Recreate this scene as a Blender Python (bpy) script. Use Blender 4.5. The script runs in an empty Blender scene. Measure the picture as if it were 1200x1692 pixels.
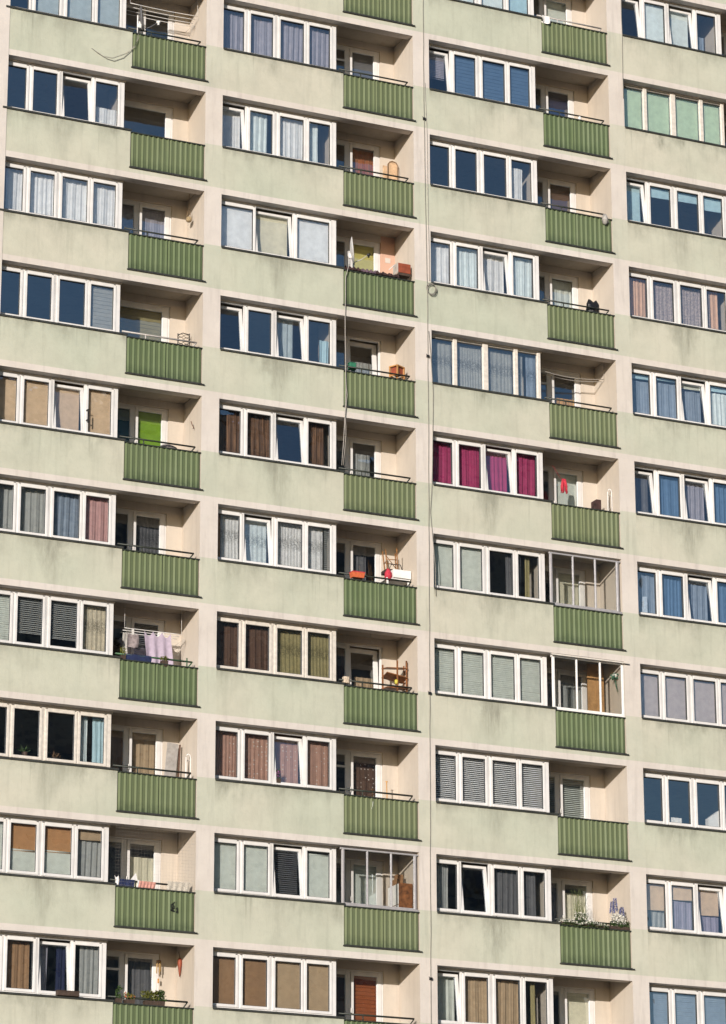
import bpy, math, random
from mathutils import Vector, Matrix
S = bpy.context.scene
COL = S.collection
R = math.radians
PITCH, OPEN, FH, Z0 = 5.88, 5.41, 2.75, 41.25      # bay pitch, bay opening, storey height, height of the opening head of row 0

# ------------------------------------------------------------------ camera, sky, sun, exposure
cd = bpy.data.cameras.new('camera'); cam = bpy.data.objects.new('camera', cd); COL.objects.link(cam)
yaw, pit, rol = 0.4319754, 0.3124865, -0.0025039
fw = Vector((math.sin(yaw)*math.cos(pit), math.cos(yaw)*math.cos(pit), math.sin(pit)))
r0 = Vector((math.cos(yaw), -math.sin(yaw), 0)); u0 = r0.cross(fw)
rr = math.cos(rol)*r0 + math.sin(rol)*u0; uu = -math.sin(rol)*r0 + math.cos(rol)*u0
M = Matrix((rr, uu, -fw)).transposed().to_4x4()
M.translation = Vector((-29.9503, -73.4770, Z0-39.5828))
cam.matrix_world = M
cd.sensor_fit = 'VERTICAL'; cd.sensor_height = 36.0; cd.lens = 36*5601.13/1692
cd.clip_start = 1; cd.clip_end = 3000
S.camera = cam

SUN_EL, SUN_AZ = 12.0, 41.0                        # low evening sun, to the left of the facade's normal
W = bpy.data.worlds.new('World'); S.world = W; W.use_nodes = True
sky = W.node_tree.nodes.new('ShaderNodeTexSky'); sky.sky_type = 'NISHITA'; sky.sun_disc = False
sky.sun_elevation = R(SUN_EL); sky.sun_rotation = R(180+SUN_AZ); sky.ozone_density = 2.5; sky.dust_density = .6
W.node_tree.links.new(sky.outputs[0], W.node_tree.nodes['Background'].inputs[0])
W.node_tree.nodes['Background'].inputs[1].default_value = 0.115
sd = bpy.data.lights.new('sun', 'SUN'); sun = bpy.data.objects.new('sun', sd); COL.objects.link(sun)
sd.energy = 4.7; sd.angle = R(0.5); sd.color = (1.0, 0.92, 0.845)
sv = Vector((-math.sin(R(SUN_AZ))*math.cos(R(SUN_EL)), -math.cos(R(SUN_AZ))*math.cos(R(SUN_EL)), math.sin(R(SUN_EL))))
sun.rotation_euler = sv.to_track_quat('Z', 'Y').to_euler(); sun.location = (-60, -80, 80)
S.view_settings.view_transform = 'Standard'; S.view_settings.look = 'None'
S.view_settings.gamma = 1; S.view_settings.use_curve_mapping = False
S.view_settings.exposure = 0.15
S.cycles.max_bounces = 8; S.cycles.transparent_max_bounces = 12

rnd = random.Random(7)

# ------------------------------------------------------------------ materials
def newmat(name):
    m = bpy.data.materials.new(name); m.use_nodes = True
    nt = m.node_tree
    return m, nt, nt.nodes['Principled BSDF']
def N(nt, t, **kw):
    n = nt.nodes.new(t)
    for k, v in kw.items(): setattr(n, k, v)
    return n
def noise(nt, vec, scale, detail=4, rough=.55, mapscale=None, loc=None):
    if mapscale or loc:
        mp = N(nt, 'ShaderNodeMapping')
        if mapscale: mp.inputs['Scale'].default_value = mapscale
        if loc: mp.inputs['Location'].default_value = loc
        nt.links.new(vec, mp.inputs[0]); vec = mp.outputs[0]
    n = N(nt, 'ShaderNodeTexNoise'); n.inputs['Scale'].default_value = scale; n.inputs['Detail'].default_value = detail
    n.inputs['Roughness'].default_value = rough
    nt.links.new(vec, n.inputs['Vector'])
    return n.outputs['Fac']
def ramp(nt, fac, a, b, va=0., vb=1.):
    m = N(nt, 'ShaderNodeMapRange'); m.clamp = True
    for i, v in enumerate((a, b, va, vb)): m.inputs[i+1].default_value = v
    nt.links.new(fac, m.inputs[0]); return m.outputs[0]
def math_(nt, op, a, b=None):
    m = N(nt, 'ShaderNodeMath', operation=op)
    for i, v in enumerate((a, b)):
        if v is None: continue
        if isinstance(v, (int, float)): m.inputs[i].default_value = v
        else: nt.links.new(v, m.inputs[i])
    return m.outputs[0]
def mix(nt, fac, a, b, mode='MIX'):
    m = N(nt, 'ShaderNodeMix', data_type='RGBA', blend_type=mode)
    for i, v in ((0, fac), (6, a), (7, b)):
        if isinstance(v, (int, float)): m.inputs[i].default_value = v
        elif isinstance(v, tuple): m.inputs[i].default_value = (*v, 1)
        else: nt.links.new(v, m.inputs[i])
    return m.outputs[2]
def world_pos(nt): return N(nt, 'ShaderNodeNewGeometry').outputs['Position']
def sepz(nt, vec):
    s = N(nt, 'ShaderNodeSeparateXYZ'); nt.links.new(vec, s.inputs[0]); return s.outputs

def plaster(name, base, warm, dirt, stain=1.0, spandrel=False):
    """rough painted render: broad weathering, fine grain, soot streaks"""
    m, nt, p = newmat(name)
    pos = world_pos(nt)
    c = mix(nt, ramp(nt, noise(nt, pos, .22, 3), .38, .64), base, warm)
    c = mix(nt, ramp(nt, noise(nt, pos, 1.3, 5, .6), .40, .75, 0, .26*stain), c, dirt)
    c = mix(nt, ramp(nt, noise(nt, pos, 9, 4, .7), .50, .80, 0, .16*stain), c, dirt)
    st = ramp(nt, noise(nt, pos, 1.0, 5, .62, (5.5, 5.5, .55)), .52, .80, 0, .55*stain)
    if spandrel:
        # rain dirt washed down from the metal sill: thick under the sill, running down in tongues
        obj = N(nt, 'ShaderNodeTexCoord').outputs['Object']
        oz = sepz(nt, obj); info = N(nt, 'ShaderNodeObjectInfo')
        under = ramp(nt, oz[2], -2.05, -1.47)
        patch = ramp(nt, noise(nt, pos, .75, 4, .6, (1.5, 1, .55)), .47, .70)
        thin = ramp(nt, noise(nt, pos, 1.6, 6, .7, (2.0, 1, .9)), .36, .66)
        c = mix(nt, math_(nt, 'MULTIPLY', math_(nt, 'MULTIPLY', patch, thin), math_(nt, 'MULTIPLY', under, 1.6)), c, dirt)
        band = ramp(nt, oz[2], -1.72, -1.47, 0, .75)
        c = mix(nt, math_(nt, 'MULTIPLY', band, ramp(nt, noise(nt, pos, 2.6, 6, .75, (1, 1, .6)), .40, .72)), c, dirt)
        # the streak at the joint of the two sill lengths
        dx = math_(nt, 'ABSOLUTE', math_(nt, 'SUBTRACT', oz[0], 1.62))
        wob = math_(nt, 'MULTIPLY', ramp(nt, noise(nt, pos, 1.4, 5, .7), .3, .7, .3, 1.3), ramp(nt, oz[2], -2.75, -1.47, .12, .75))
        core = math_(nt, 'SUBTRACT', 1.0, math_(nt, 'DIVIDE', dx, wob)); core = ramp(nt, core, 0, .7)
        low = ramp(nt, oz[2], -2.6, -1.5, .35, 1)
        amt = math_(nt, 'MULTIPLY', math_(nt, 'MULTIPLY', core, low), ramp(nt, info.outputs['Random'], .15, .9, 0, 1.25))
        fine = ramp(nt, noise(nt, pos, 2.2, 6, .75, (3.2, 1, .6)), .30, .66)
        c = mix(nt, math_(nt, 'MULTIPLY', amt, fine), c, dirt)
        drip = math_(nt, 'MULTIPLY', ramp(nt, noise(nt, pos, 1.0, 4, .55, (10, 1, .30)), .58, .68), ramp(nt, oz[2], -2.35, -1.5, 0, .5))
        c = mix(nt, math_(nt, 'MULTIPLY', drip, ramp(nt, noise(nt, pos, .5, 2), .42, .6)), c, dirt)
        c = mix(nt, ramp(nt, info.outputs['Random'], 0, 1, 0, .22), c, warm)
        c = mix(nt, math_(nt, 'MULTIPLY', st, .5), c, dirt)
    else:
        c = mix(nt, st, c, dirt)
    nt.links.new(c, p.inputs['Base Color']); p.inputs['Roughness'].default_value = .92
    p.inputs['Specular IOR Level'].default_value = .2
    b = N(nt, 'ShaderNodeBump'); b.inputs['Strength'].default_value = .35; b.inputs['Distance'].default_value = .012
    nt.links.new(math_(nt, 'ADD', noise(nt, pos, 38, 5, .7), math_(nt, 'MULTIPLY', noise(nt, pos, 5, 3), 1.6)), b.inputs['Height'])
    nt.links.new(b.outputs[0], p.inputs['Normal'])
    return m
GREEN = plaster('green_render', (.445, .468, .374), (.51, .493, .402), (.20, .205, .16), 1.0, True)
GREENP = plaster('green_render_pier', (.45, .473, .38), (.51, .495, .408), (.22, .225, .175), .8)
CREAM = plaster('cream_render', (.60, .555, .51), (.58, .53, .475), (.31, .275, .245), .9)
PEACH = plaster('loggia_render', (.57, .51, .44), (.53, .465, .385), (.32, .275, .23), .7)
SALMON = plaster('salmon_render', (.60, .38, .29), (.56, .36, .27), (.40, .24, .18), .7)
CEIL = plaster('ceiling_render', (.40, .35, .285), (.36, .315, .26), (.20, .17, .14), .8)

def simple(name, col, rough=.6, var=.12, scale=14., metal=0., spec=.4, bump=0., objvar=0., trans=0.):
    m, nt, p = newmat(name)
    pos = N(nt, 'ShaderNodeTexCoord').outputs['Object']
    dark = tuple(c*(1-var*2) for c in col); light = tuple(min(1, c*(1+var)) for c in col)
    c = mix(nt, ramp(nt, noise(nt, pos, scale, 4, .6), .3, .7), dark, light)
    if objvar:
        info = N(nt, 'ShaderNodeObjectInfo')
        c = mix(nt, ramp(nt, info.outputs['Random'], 0, 1, 0, objvar), c, tuple(x*.55 for x in col))
    nt.links.new(c, p.inputs['Base Color'])
    p.inputs['Roughness'].default_value = rough; p.inputs['Metallic'].default_value = metal
    p.inputs['Specular IOR Level'].default_value = spec
    if bump:
        b = N(nt, 'ShaderNodeBump'); b.inputs['Strength'].default_value = bump; b.inputs['Distance'].default_value = .01
        nt.links.new(noise(nt, pos, scale*3, 4), b.inputs['Height']); nt.links.new(b.outputs[0], p.inputs['Normal'])
    if trans:
        t = N(nt, 'ShaderNodeBsdfTranslucent'); nt.links.new(c, t.inputs[0])
        mx = N(nt, 'ShaderNodeMixShader'); mx.inputs[0].default_value = trans
        nt.links.new(p.outputs[0], mx.inputs[1]); nt.links.new(t.outputs[0], mx.inputs[2])
        nt.links.new(mx.outputs[0], nt.nodes['Material Output'].inputs[0])
    return m
UPVC = simple('white_plastic_frame', (.70, .685, .665), .38, .06, 3, objvar=.25)
OLDWOOD = simple('painted_wood_frame', (.66, .61, .54), .55, .10, 9, objvar=.2)
GASKET = simple('rubber_gasket', (.035, .035, .035), .6)
SILLM = simple('sill_sheet_metal', (.038, .04, .035), .55, .25, 5, objvar=.2)
WSILLM = simple('grey_sill_sheet', (.33, .32, .31), .5, .15, 5)
STEEL = simple('dark_rail_paint', (.030, .036, .028), .45, .2, 20)
RAILGREY = simple('pale_rail_paint', (.48, .45, .42), .45, .1, 20)
RAILGREEN = simple('green_rail_paint', (.05, .13, .06), .45, .2, 20)
ALU = simple('grey_aluminium', (.44, .42, .42), .4, .08, 8, .3)
WHITE = simple('white_paint', (.78, .76, .73), .5, .06, 8)
BLACK = simple('black_plastic', (.018, .018, .02), .45, .3, 20)
CABLEM = simple('cable_sheath', (.25, .235, .205), .6)
CABLEL = simple('pale_cable_sheath', (.40, .37, .33), .6)
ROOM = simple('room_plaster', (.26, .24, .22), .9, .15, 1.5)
DISHM = simple('dish_grey', (.50, .49, .47), .45, .08, 10)
WOODB = simple('brown_wood', (.24, .095, .035), .5, .35, 9)
WOODL = simple('pale_wood', (.50, .25, .085), .5, .2, 9)
BAMBOO = simple('bamboo', (.30, .14, .05), .5, .3, 16)
REDBROWN = simple('rust_red', (.28, .065, .03), .6, .2, 7)
RED = simple('red_cloth', (.50, .035, .06), .8, .15, 14)
ORANGE = simple('orange_plastic', (.58, .13, .05), .5, .12, 14)
YELLOW = simple('yellow_plastic', (.55, .48, .06), .5)
LILAC = simple('lilac_cloth', (.50, .42, .52), .9, .08, 10, trans=.2)
NAVY = simple('navy_cloth', (.015, .024, .075), .9, .25, 14)
PINKC = simple('pink_cloth', (.55, .27, .22), .9, .12, 14)
GREYC = simple('grey_cloth', (.40, .38, .35), .9, .15, 14)
TAUPE = simple('taupe_cloth', (.26, .22, .22), .9, .2, 14)
DARKC = simple('dark_cloth', (.055, .028, .026), .95, .4, 9)
TERRA = simple('terracotta', (.065, .042, .03), .7, .2, 12)
GREENPL = simple('green_plastic', (.03, .16, .09), .5)
WICKER = simple('grey_wicker', (.17, .15, .145), .8, .35, 40, bump=.6)
CANVAS = simple('beige_canvas', (.56, .38, .23), .8, .15, 12)
LEAF = simple('leaf', (.055, .105, .025), .6, .35, 30, trans=.3)
LEAFY = simple('yellow_leaf', (.16, .17, .03), .6, .3, 30, trans=.3)
LEAFB = simple('faded_leaf', (.22, .13, .07), .7, .3, 30)
PETALW = simple('white_petal', (.78, .76, .68), .7, .1, 30, trans=.2)
PETALV = simple('violet_petal', (.17, .19, .38), .7, .2, 30)
PETALM = simple('mauve_petal', (.38, .12, .36), .7, .2, 30)
GRASSM = simple('dry_grass_blade', (.20, .24, .08), .7, .3, 20, trans=.2)
SPRAY = simple('black_spray_paint', (.016, .02, .014), .7)
SCUFF = simple('scratched_bare_metal', (.55, .58, .5), .6)
TEAL = simple('teal_glass_vase', (.05, .19, .30), .25, .1, 3)
GROUNDM = simple('worn_asphalt', (.10, .095, .085), .95, .3, .35)

def railing_mat():
    m, nt, p = newmat('green_corrugated_sheet')
    pos = world_pos(nt); info = N(nt, 'ShaderNodeObjectInfo')
    c = mix(nt, ramp(nt, info.outputs['Random'], 0, 1), (.108, .147, .068), (.155, .176, .092))
    c = mix(nt, ramp(nt, noise(nt, pos, 1.2, 4), .35, .75, 0, .5), c, (.155, .19, .105))
    c = mix(nt, ramp(nt, noise(nt, pos, 3, 5, .7, (7, 7, .5)), .55, .78, 0, .5), c, (.06, .12, .045))
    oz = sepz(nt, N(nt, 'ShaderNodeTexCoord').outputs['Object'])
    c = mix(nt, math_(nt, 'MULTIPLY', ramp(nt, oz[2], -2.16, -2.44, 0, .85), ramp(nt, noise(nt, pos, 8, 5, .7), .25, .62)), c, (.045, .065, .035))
    nt.links.new(c, p.inputs['Base Color']); p.inputs['Roughness'].default_value = .5
    p.inputs['Specular IOR Level'].default_value = .35
    return m
RAILM = railing_mat()

def glass_mat(name, tint, refl=1.6, bump=.05):
    m, nt, p = newmat(name); nt.nodes.remove(p)
    g = N(nt, 'ShaderNodeBsdfGlossy'); g.inputs['Roughness'].default_value = .0; g.inputs[0].default_value = (.84, .93, 1, 1)
    t = N(nt, 'ShaderNodeBsdfTransparent'); t.inputs[0].default_value = (*tint, 1)
    ge = N(nt, 'ShaderNodeNewGeometry'); dt = N(nt, 'ShaderNodeVectorMath', operation='DOT_PRODUCT')
    nt.links.new(ge.outputs['Incoming'], dt.inputs[0]); nt.links.new(ge.outputs['Normal'], dt.inputs[1])
    f = math_(nt, 'POWER', math_(nt, 'SUBTRACT', 1.0, math_(nt, 'ABSOLUTE', dt.outputs['Value'])), 5)
    mx = N(nt, 'ShaderNodeMixShader')
    r_ = math_(nt, 'MULTIPLY', math_(nt, 'ADD', .043, math_(nt, 'MULTIPLY', f, .95)), refl)
    nt.links.new(math_(nt, 'MULTIPLY', r_, math_(nt, 'SUBTRACT', 1.0, ge.outputs['Backfacing'])), mx.inputs[0])   # mirror on the outer face
    nt.links.new(t.outputs[0], mx.inputs[1]); nt.links.new(g.outputs[0], mx.inputs[2])
    pos = world_pos(nt)
    b = N(nt, 'ShaderNodeBump'); b.inputs['Strength'].default_value = bump; b.inputs['Distance'].default_value = .05
    nt.links.new(noise(nt, pos, 1.6, 2), b.inputs['Height']); nt.links.new(b.outputs[0], g.inputs['Normal'])
    nt.links.new(mx.outputs[0], nt.nodes['Material Output'].inputs[0])
    return m
GLASS = glass_mat('window_glass', (.975, .985, .985), 6.3, .12)
GLASSC = glass_mat('glazing_glass', (.95, .955, .95), 3.2)

def cloth(name, col, kind='plain', trans=.25, col2=None):
    m, nt, p = newmat(name)
    pos = N(nt, 'ShaderNodeTexCoord').outputs['Object']; col = tuple(min(.86, x*1.22) for x in col)
    c = mix(nt, ramp(nt, noise(nt, pos, 5, 3), .3, .7), tuple(x*.86 for x in col), tuple(min(1, x*1.06) for x in col))
    alpha = None
    if kind == 'stripe':
        c = mix(nt, ramp(nt, noise(nt, pos, 1, 3, .6, (26, 3, .8)), .50, .66), c, col2)
    elif kind == 'floral':
        v = N(nt, 'ShaderNodeTexVoronoi'); v.inputs['Scale'].default_value = 13; nt.links.new(pos, v.inputs[0])
        f1 = ramp(nt, v.outputs['Distance'], .18, .42)
        c = mix(nt, math_(nt, 'MULTIPLY', f1, ramp(nt, noise(nt, pos, 22, 3, .7), .38, .6)), c, col2)
    elif kind == 'lace':
        v = N(nt, 'ShaderNodeTexVoronoi'); v.inputs['Scale'].default_value = 11; nt.links.new(pos, v.inputs[0])
        n2 = noise(nt, pos, 34, 3, .7)
        oz = sepz(nt, pos)
        motif = ramp(nt, math_(nt, 'ABSOLUTE', math_(nt, 'SUBTRACT', oz[2], -.52)), .06, .24, 1, .25)
        hole = math_(nt, 'MULTIPLY', ramp(nt, v.outputs['Distance'], .16, .38), ramp(nt, n2, .36, .58))
        c = mix(nt, math_(nt, 'MULTIPLY', hole, motif), c, col2 or tuple(x*.35 for x in col))
    elif kind == 'check':
        w = N(nt, 'ShaderNodeTexBrick'); w.inputs['Scale'].default_value = 7; nt.links.new(pos, w.inputs[0])
        mp = N(nt, 'ShaderNodeMapping'); mp.inputs['Rotation'].default_value = (R(90), 0, 0); nt.links.new(pos, mp.inputs[0]); nt.links.new(mp.outputs[0], w.inputs[0])
        c = mix(nt, ramp(nt, w.outputs['Fac'], 0, 1, 0, .8), c, col2)
    elif kind == 'dots':
        v = N(nt, 'ShaderNodeTexVoronoi'); v.inputs['Scale'].default_value = 9; v.inputs['Randomness'].default_value = .45; nt.links.new(pos, v.inputs[0])
        c = mix(nt, ramp(nt, v.outputs['Distance'], .13, .19, 1, 0), c, col2)
    nt.links.new(c, p.inputs['Base Color']); p.inputs['Roughness'].default_value = .95; p.inputs['Specular IOR Level'].default_value = .1
    t = N(nt, 'ShaderNodeBsdfTranslucent'); nt.links.new(c, t.inputs[0])
    mx = N(nt, 'ShaderNodeMixShader'); mx.inputs[0].default_value = trans
    nt.links.new(p.outputs[0], mx.inputs[1]); nt.links.new(t.outputs[0], mx.inputs[2])
    nt.links.new(mx.outputs[0], nt.nodes['Material Output'].inputs[0])
    return m

# ------------------------------------------------------------------ mesh builder
class MB:
    def __init__(s): s.v = []; s.f = []; s.m = []; s.cur = 0; s.smooth = set()
    def quad(s, a, b, c, d, mi=None):
        n = len(s.v); s.v += [tuple(a), tuple(b), tuple(c), tuple(d)]; s.f.append((n, n+1, n+2, n+3)); s.m.append(s.cur if mi is None else mi)
    def tri(s, a, b, c):
        n = len(s.v); s.v += [tuple(a), tuple(b), tuple(c)]; s.f.append((n, n+1, n+2)); s.m.append(s.cur)
    def box(s, x0, x1, y0, y1, z0, z1, mi=None, mis=None, M=None):
        """mis: dict of side -> material index; sides are -x +x -y +y -z +z"""
        P = [Vector((x, y, z)) for z in (z0, z1) for y in (y0, y1) for x in (x0, x1)]
        if M is not None: P = [M @ p for p in P]
        n = len(s.v); s.v += [tuple(p) for p in P]
        for side, idx in (('-z', (0, 2, 3, 1)), ('+z', (4, 5, 7, 6)), ('-y', (0, 1, 5, 4)), ('+y', (2, 6, 7, 3)), ('-x', (0, 4, 6, 2)), ('+x', (1, 3, 7, 5))):
            s.f.append(tuple(n+i for i in idx)); k = s.cur if mi is None else mi
            s.m.append(mis.get(side, k) if mis else k)
    def bevel_box(s, x0, x1, y0, y1, z0, z1, r=.006):
        """box whose front (-y) edges are chamfered"""
        P = [(x0, z0), (x1, z0), (x1, z1), (x0, z1)]; Q = [(x0+r, z0+r), (x1-r, z0+r), (x1-r, z1-r), (x0+r, z1-r)]
        s.quad(*[(x, y0, z) for x, z in Q])
        for i in range(4):
            j = (i+1) % 4
            s.quad((P[i][0], y0+r, P[i][1]), (P[j][0], y0+r, P[j][1]), (Q[j][0], y0, Q[j][1]), (Q[i][0], y0, Q[i][1]))
            s.quad((P[i][0], y1, P[i][1]), (P[j][0], y1, P[j][1]), (P[j][0], y0+r, P[j][1]), (P[i][0], y0+r, P[i][1]))
        s.quad(*[(x, y1, z) for x, z in reversed(P)])
    def tube(s, pts, r, n=6, taper=None):
        pts = [Vector(p) for p in pts]; rings = []
        for i, p in enumerate(pts):
            a = pts[max(0, i-1)]; b = pts[min(len(pts)-1, i+1)]; d = (b-a).normalized()
            ref = Vector((0, 0, 1)) if abs(d.z) < .9 else Vector((1, 0, 0))
            x = d.cross(ref).normalized(); y = d.cross(x)
            rad = r if taper is None else r*(1+(taper-1)*i/(len(pts)-1))
            k = len(s.v); s.v += [tuple(p + rad*(math.cos(2*math.pi*j/n)*x + math.sin(2*math.pi*j/n)*y)) for j in range(n)]
            rings.append(k)
        for a, b in zip(rings, rings[1:]):
            for j in range(n):
                s.f.append((a+j, a+(j+1) % n, b+(j+1) % n, b+j)); s.m.append(s.cur); s.smooth.add(len(s.f)-1)
        s.f.append(tuple(rings[0]+j for j in reversed(range(n)))); s.m.append(s.cur)
        s.f.append(tuple(rings[-1]+j for j in range(n))); s.m.append(s.cur)
    def lathe(s, prof, c=(0, 0, 0), n=16, ax='z', M=None):
        rings = []
        for r, h in prof:
            k = len(s.v)
            for j in range(n):
                a = 2*math.pi*j/n; q = Vector((r*math.cos(a), r*math.sin(a), h))
                if M is not None: q = M @ q
                s.v.append(tuple(q+Vector(c)))
            rings.append(k)
        for a, b in zip(rings, rings[1:]):
            for j in range(n):
                s.f.append((a+j, a+(j+1) % n, b+(j+1) % n, b+j)); s.m.append(s.cur); s.smooth.add(len(s.f)-1)
        s.f.append(tuple(rings[0]+j for j in reversed(range(n)))); s.m.append(s.cur)
        s.f.append(tuple(rings[-1]+j for j in range(n))); s.m.append(s.cur)
    def grid(s, fn, nu, nv):
        k = len(s.v)
        for j in range(nv+1):
            for i in range(nu+1): s.v.append(tuple(fn(i/nu, j/nv)))
        for j in range(nv):
            for i in range(nu):
                a = k+j*(nu+1)+i; s.f.append((a, a+1, a+nu+2, a+nu+1)); s.m.append(s.cur); s.smooth.add(len(s.f)-1)
    def leaf(s, p, d, l, w, up=None):
        p = Vector(p); d = Vector(d).normalized()
        sd_ = d.cross(up or Vector((rnd.uniform(-1, 1), rnd.uniform(-1, 1), rnd.uniform(-1, 1)))).normalized()*w*.5
        nn = d.cross(sd_).normalized()*l*.12
        s.quad(p, p+d*l*.45+sd_+nn, p+d*l, p+d*l*.45-sd_+nn)
    def mesh(s, name, mats):
        me = bpy.data.meshes.new(name); me.from_pydata(s.v, [], s.f)
        for m in (mats if isinstance(mats, (list, tuple)) else [mats]): me.materials.append(m)
        me.polygons.foreach_set('material_index', s.m)
        if s.smooth: me.polygons.foreach_set('use_smooth', [i in s.smooth for i in range(len(s.f))])
        me.update(); return me
    def build(s, name, mats, parent=None, loc=(0, 0, 0)):
        return link(name, s.mesh(name, mats), parent, loc)
def link(name, me, parent=None, loc=(0, 0, 0)):
    o = bpy.data.objects.new(name, me); COL.objects.link(o); o.parent = parent; o.location = loc
    return o
def tag(o, label=None, cat=None, group=None, kind=None):
    for k, v in (('label', label), ('category', cat), ('group', group), ('kind', kind)):
        if v: o[k] = v
    return o
def empty(name, loc, label, cat, group=None):
    o = bpy.data.objects.new(name, None); COL.objects.link(o); o.location = loc; o.empty_display_size = .2
    return tag(o, label, cat, group)
def cell(b, k): return Vector((PITCH*(b-1), 0, Z0-FH*k))

# ------------------------------------------------------------------ ground
g = MB(); g.quad((-900, -900, 0), (900, -900, 0), (900, 900, 0), (-900, 900, 0))
tag(g.build('ground', GROUNDM), kind='structure')

# ------------------------------------------------------------------ unseen tower block, added to give the lower windows a dark reflection
nb = empty('added_tower_block', (16, -66, 0), 'unseen tower block added to give the lower window panes a dark reflection', 'apartment block')
m = MB(); m.box(-10, 28, -8, 8, 0, 52); m.build('wall', simple('grey_panel_concrete', (.20, .19, .175), .9, .15, .2), nb)
m = MB(); m.box(-10.3, 28.3, -8.3, 8.3, 52, 52.7); m.build('roof', simple('roof_felt', (.07, .07, .07), .9), nb)
for x, w_, h in ((-8, 5, 2.6), (4, 6, 3.1), (19, 5, 2.6)):
    m = MB(); m.box(x, x+w_, -3, 4, 52.7, 52.7+h); m.build('lift_house', bpy.data.materials['grey_panel_concrete'], nb)
m = MB()
for j in range(4, 11): m.bevel_box(-25.5+4.7*j, -22.4+4.7*j, 0, .1, .9, 2.3, .05)
wbm = m.mesh('window_band', simple('dim_window_glass', (.03, .035, .045), .15))
for k in range(18):
    o = link('window_band', wbm, nb, (1.3, 8.1, .6+2.8*k))

# ------------------------------------------------------------------ the apartment block: shell
ROWS = range(-2, 10); BAYS = range(4)
B = empty('apartment_block', (0, 0, 0), 'tall pale green and cream apartment block with recessed balconies behind green railings', 'apartment block')
XL, XR, DEPTH, TOP, BOT = -7.6, 2*PITCH+OPEN+.47, 12.0, Z0+FH*2+3.2, Z0-FH*10
def zr(k): return Z0-FH*k
D = 1.19                                            # depth of the loggias

def wall(name, bits, mats, **kw):
    m = MB()
    for b in bits: m.box(*b[:6], **(b[6] if len(b) > 6 else {}))
    return m.build(name, mats, B)
# plain walls below, above, behind and to the left of what the photograph frames
wall('lower_wall', [(-5.77, XR, 0, .27, 0, BOT)], GREENP)
wall('upper_wall', [(-5.77, XR, 0, .27, zr(-2)+.20, TOP)], GREENP)
wall('rear_wall', [(XL, XR, DEPTH, DEPTH+.3, 0, TOP)], CREAM)
wall('side_wall', [(XR, XR+.25, 0, DEPTH, 0, TOP)], CREAM)
wall('stairwell_wall', [(XL-1.6, -5.77, -.014, DEPTH, 0, TOP)], CREAM)
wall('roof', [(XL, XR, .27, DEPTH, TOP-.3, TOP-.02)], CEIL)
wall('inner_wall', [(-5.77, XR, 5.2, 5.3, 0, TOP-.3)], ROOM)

# floor slabs: ceiling of each loggia and room
sl = MB()
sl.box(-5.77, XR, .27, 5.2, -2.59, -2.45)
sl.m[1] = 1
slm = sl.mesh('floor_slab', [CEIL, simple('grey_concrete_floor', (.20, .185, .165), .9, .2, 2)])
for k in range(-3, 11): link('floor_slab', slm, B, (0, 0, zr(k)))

# piers: a face panel painted green at parapet height, and the party wall behind
def pier_mesh(x0, x1):
    m = MB()
    for (z0, z1, f) in ((-1.425, 0, 1), (-2.59, -1.425, 0), (-2.75, -2.59, 1)):
        m.box(x0, x1, 0, .24, z0, z1, mis={'-y': f, '-x': 2, '+x': 1, '+y': 1, '-z': 1, '+z': 1})
    m.box(x0, x0+.2, .24, 5.2, -2.75, 0, 2)
    return m.mesh('pier', [GREENP, CREAM, PEACH])
pm = pier_mesh(-.47, 0); pe = pier_mesh(-.47, -.002)
for b in range(1, 5):
    for k in ROWS: link('pier', pm if b < 4 else pe, B, (PITCH*(b-1), 0, zr(k)))

# slab edges (cream strip), with the lintel of the opening below
se = MB()
se.box(0, 3.39, 0, .27, -2.75, -2.59)
se.box(3.39, OPEN, 0, .27, -2.75, -2.59); se.box(3.39, OPEN, 0, .26, -2.59, -2.475, mi=1)
se.box(-.22, 3.33, .24, .27, -2.79, -2.75)
sem = se.mesh('slab_edge', [CREAM, GREENP])
sp = MB(); sp.box(0, 3.39, 0, .27, -2.59, -1.44)
spm = sp.mesh('spandrel_panel', [GREEN])
for b in BAYS:
    for k in ROWS:
        link('slab_edge', sem, B, cell(b, k)); link('spandrel_panel', spm, B, cell(b, k))

# loggia walls (left return wall, back wall with its opening)
def loggia_mesh(salmon=False):
    m = MB(); a, b_ = 3.42, 5.00
    m.box(3.27, 3.305, .27, D+.12, -2.45, .16, 0)
    m.box(b_, OPEN, D, D+.14, -2.45, .16, 1 if salmon else 0); m.box(3.305, a, D, D+.14, -2.45, .16, 0)
    m.box(a, b_, D, D+.14, -.03, .16, 0)
    return m.mesh('loggia_wall', [PEACH, SALMON])
lg, lgs = loggia_mesh(), loggia_mesh(True)
for b in BAYS:
    for k in ROWS:
        o = link('loggia_wall', lgs if (b, k) == (1, 2) else lg, B, cell(b, k))
        if (b, k) == (1, 2): o['label'] = 'balcony wall painted salmon pink'

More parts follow.
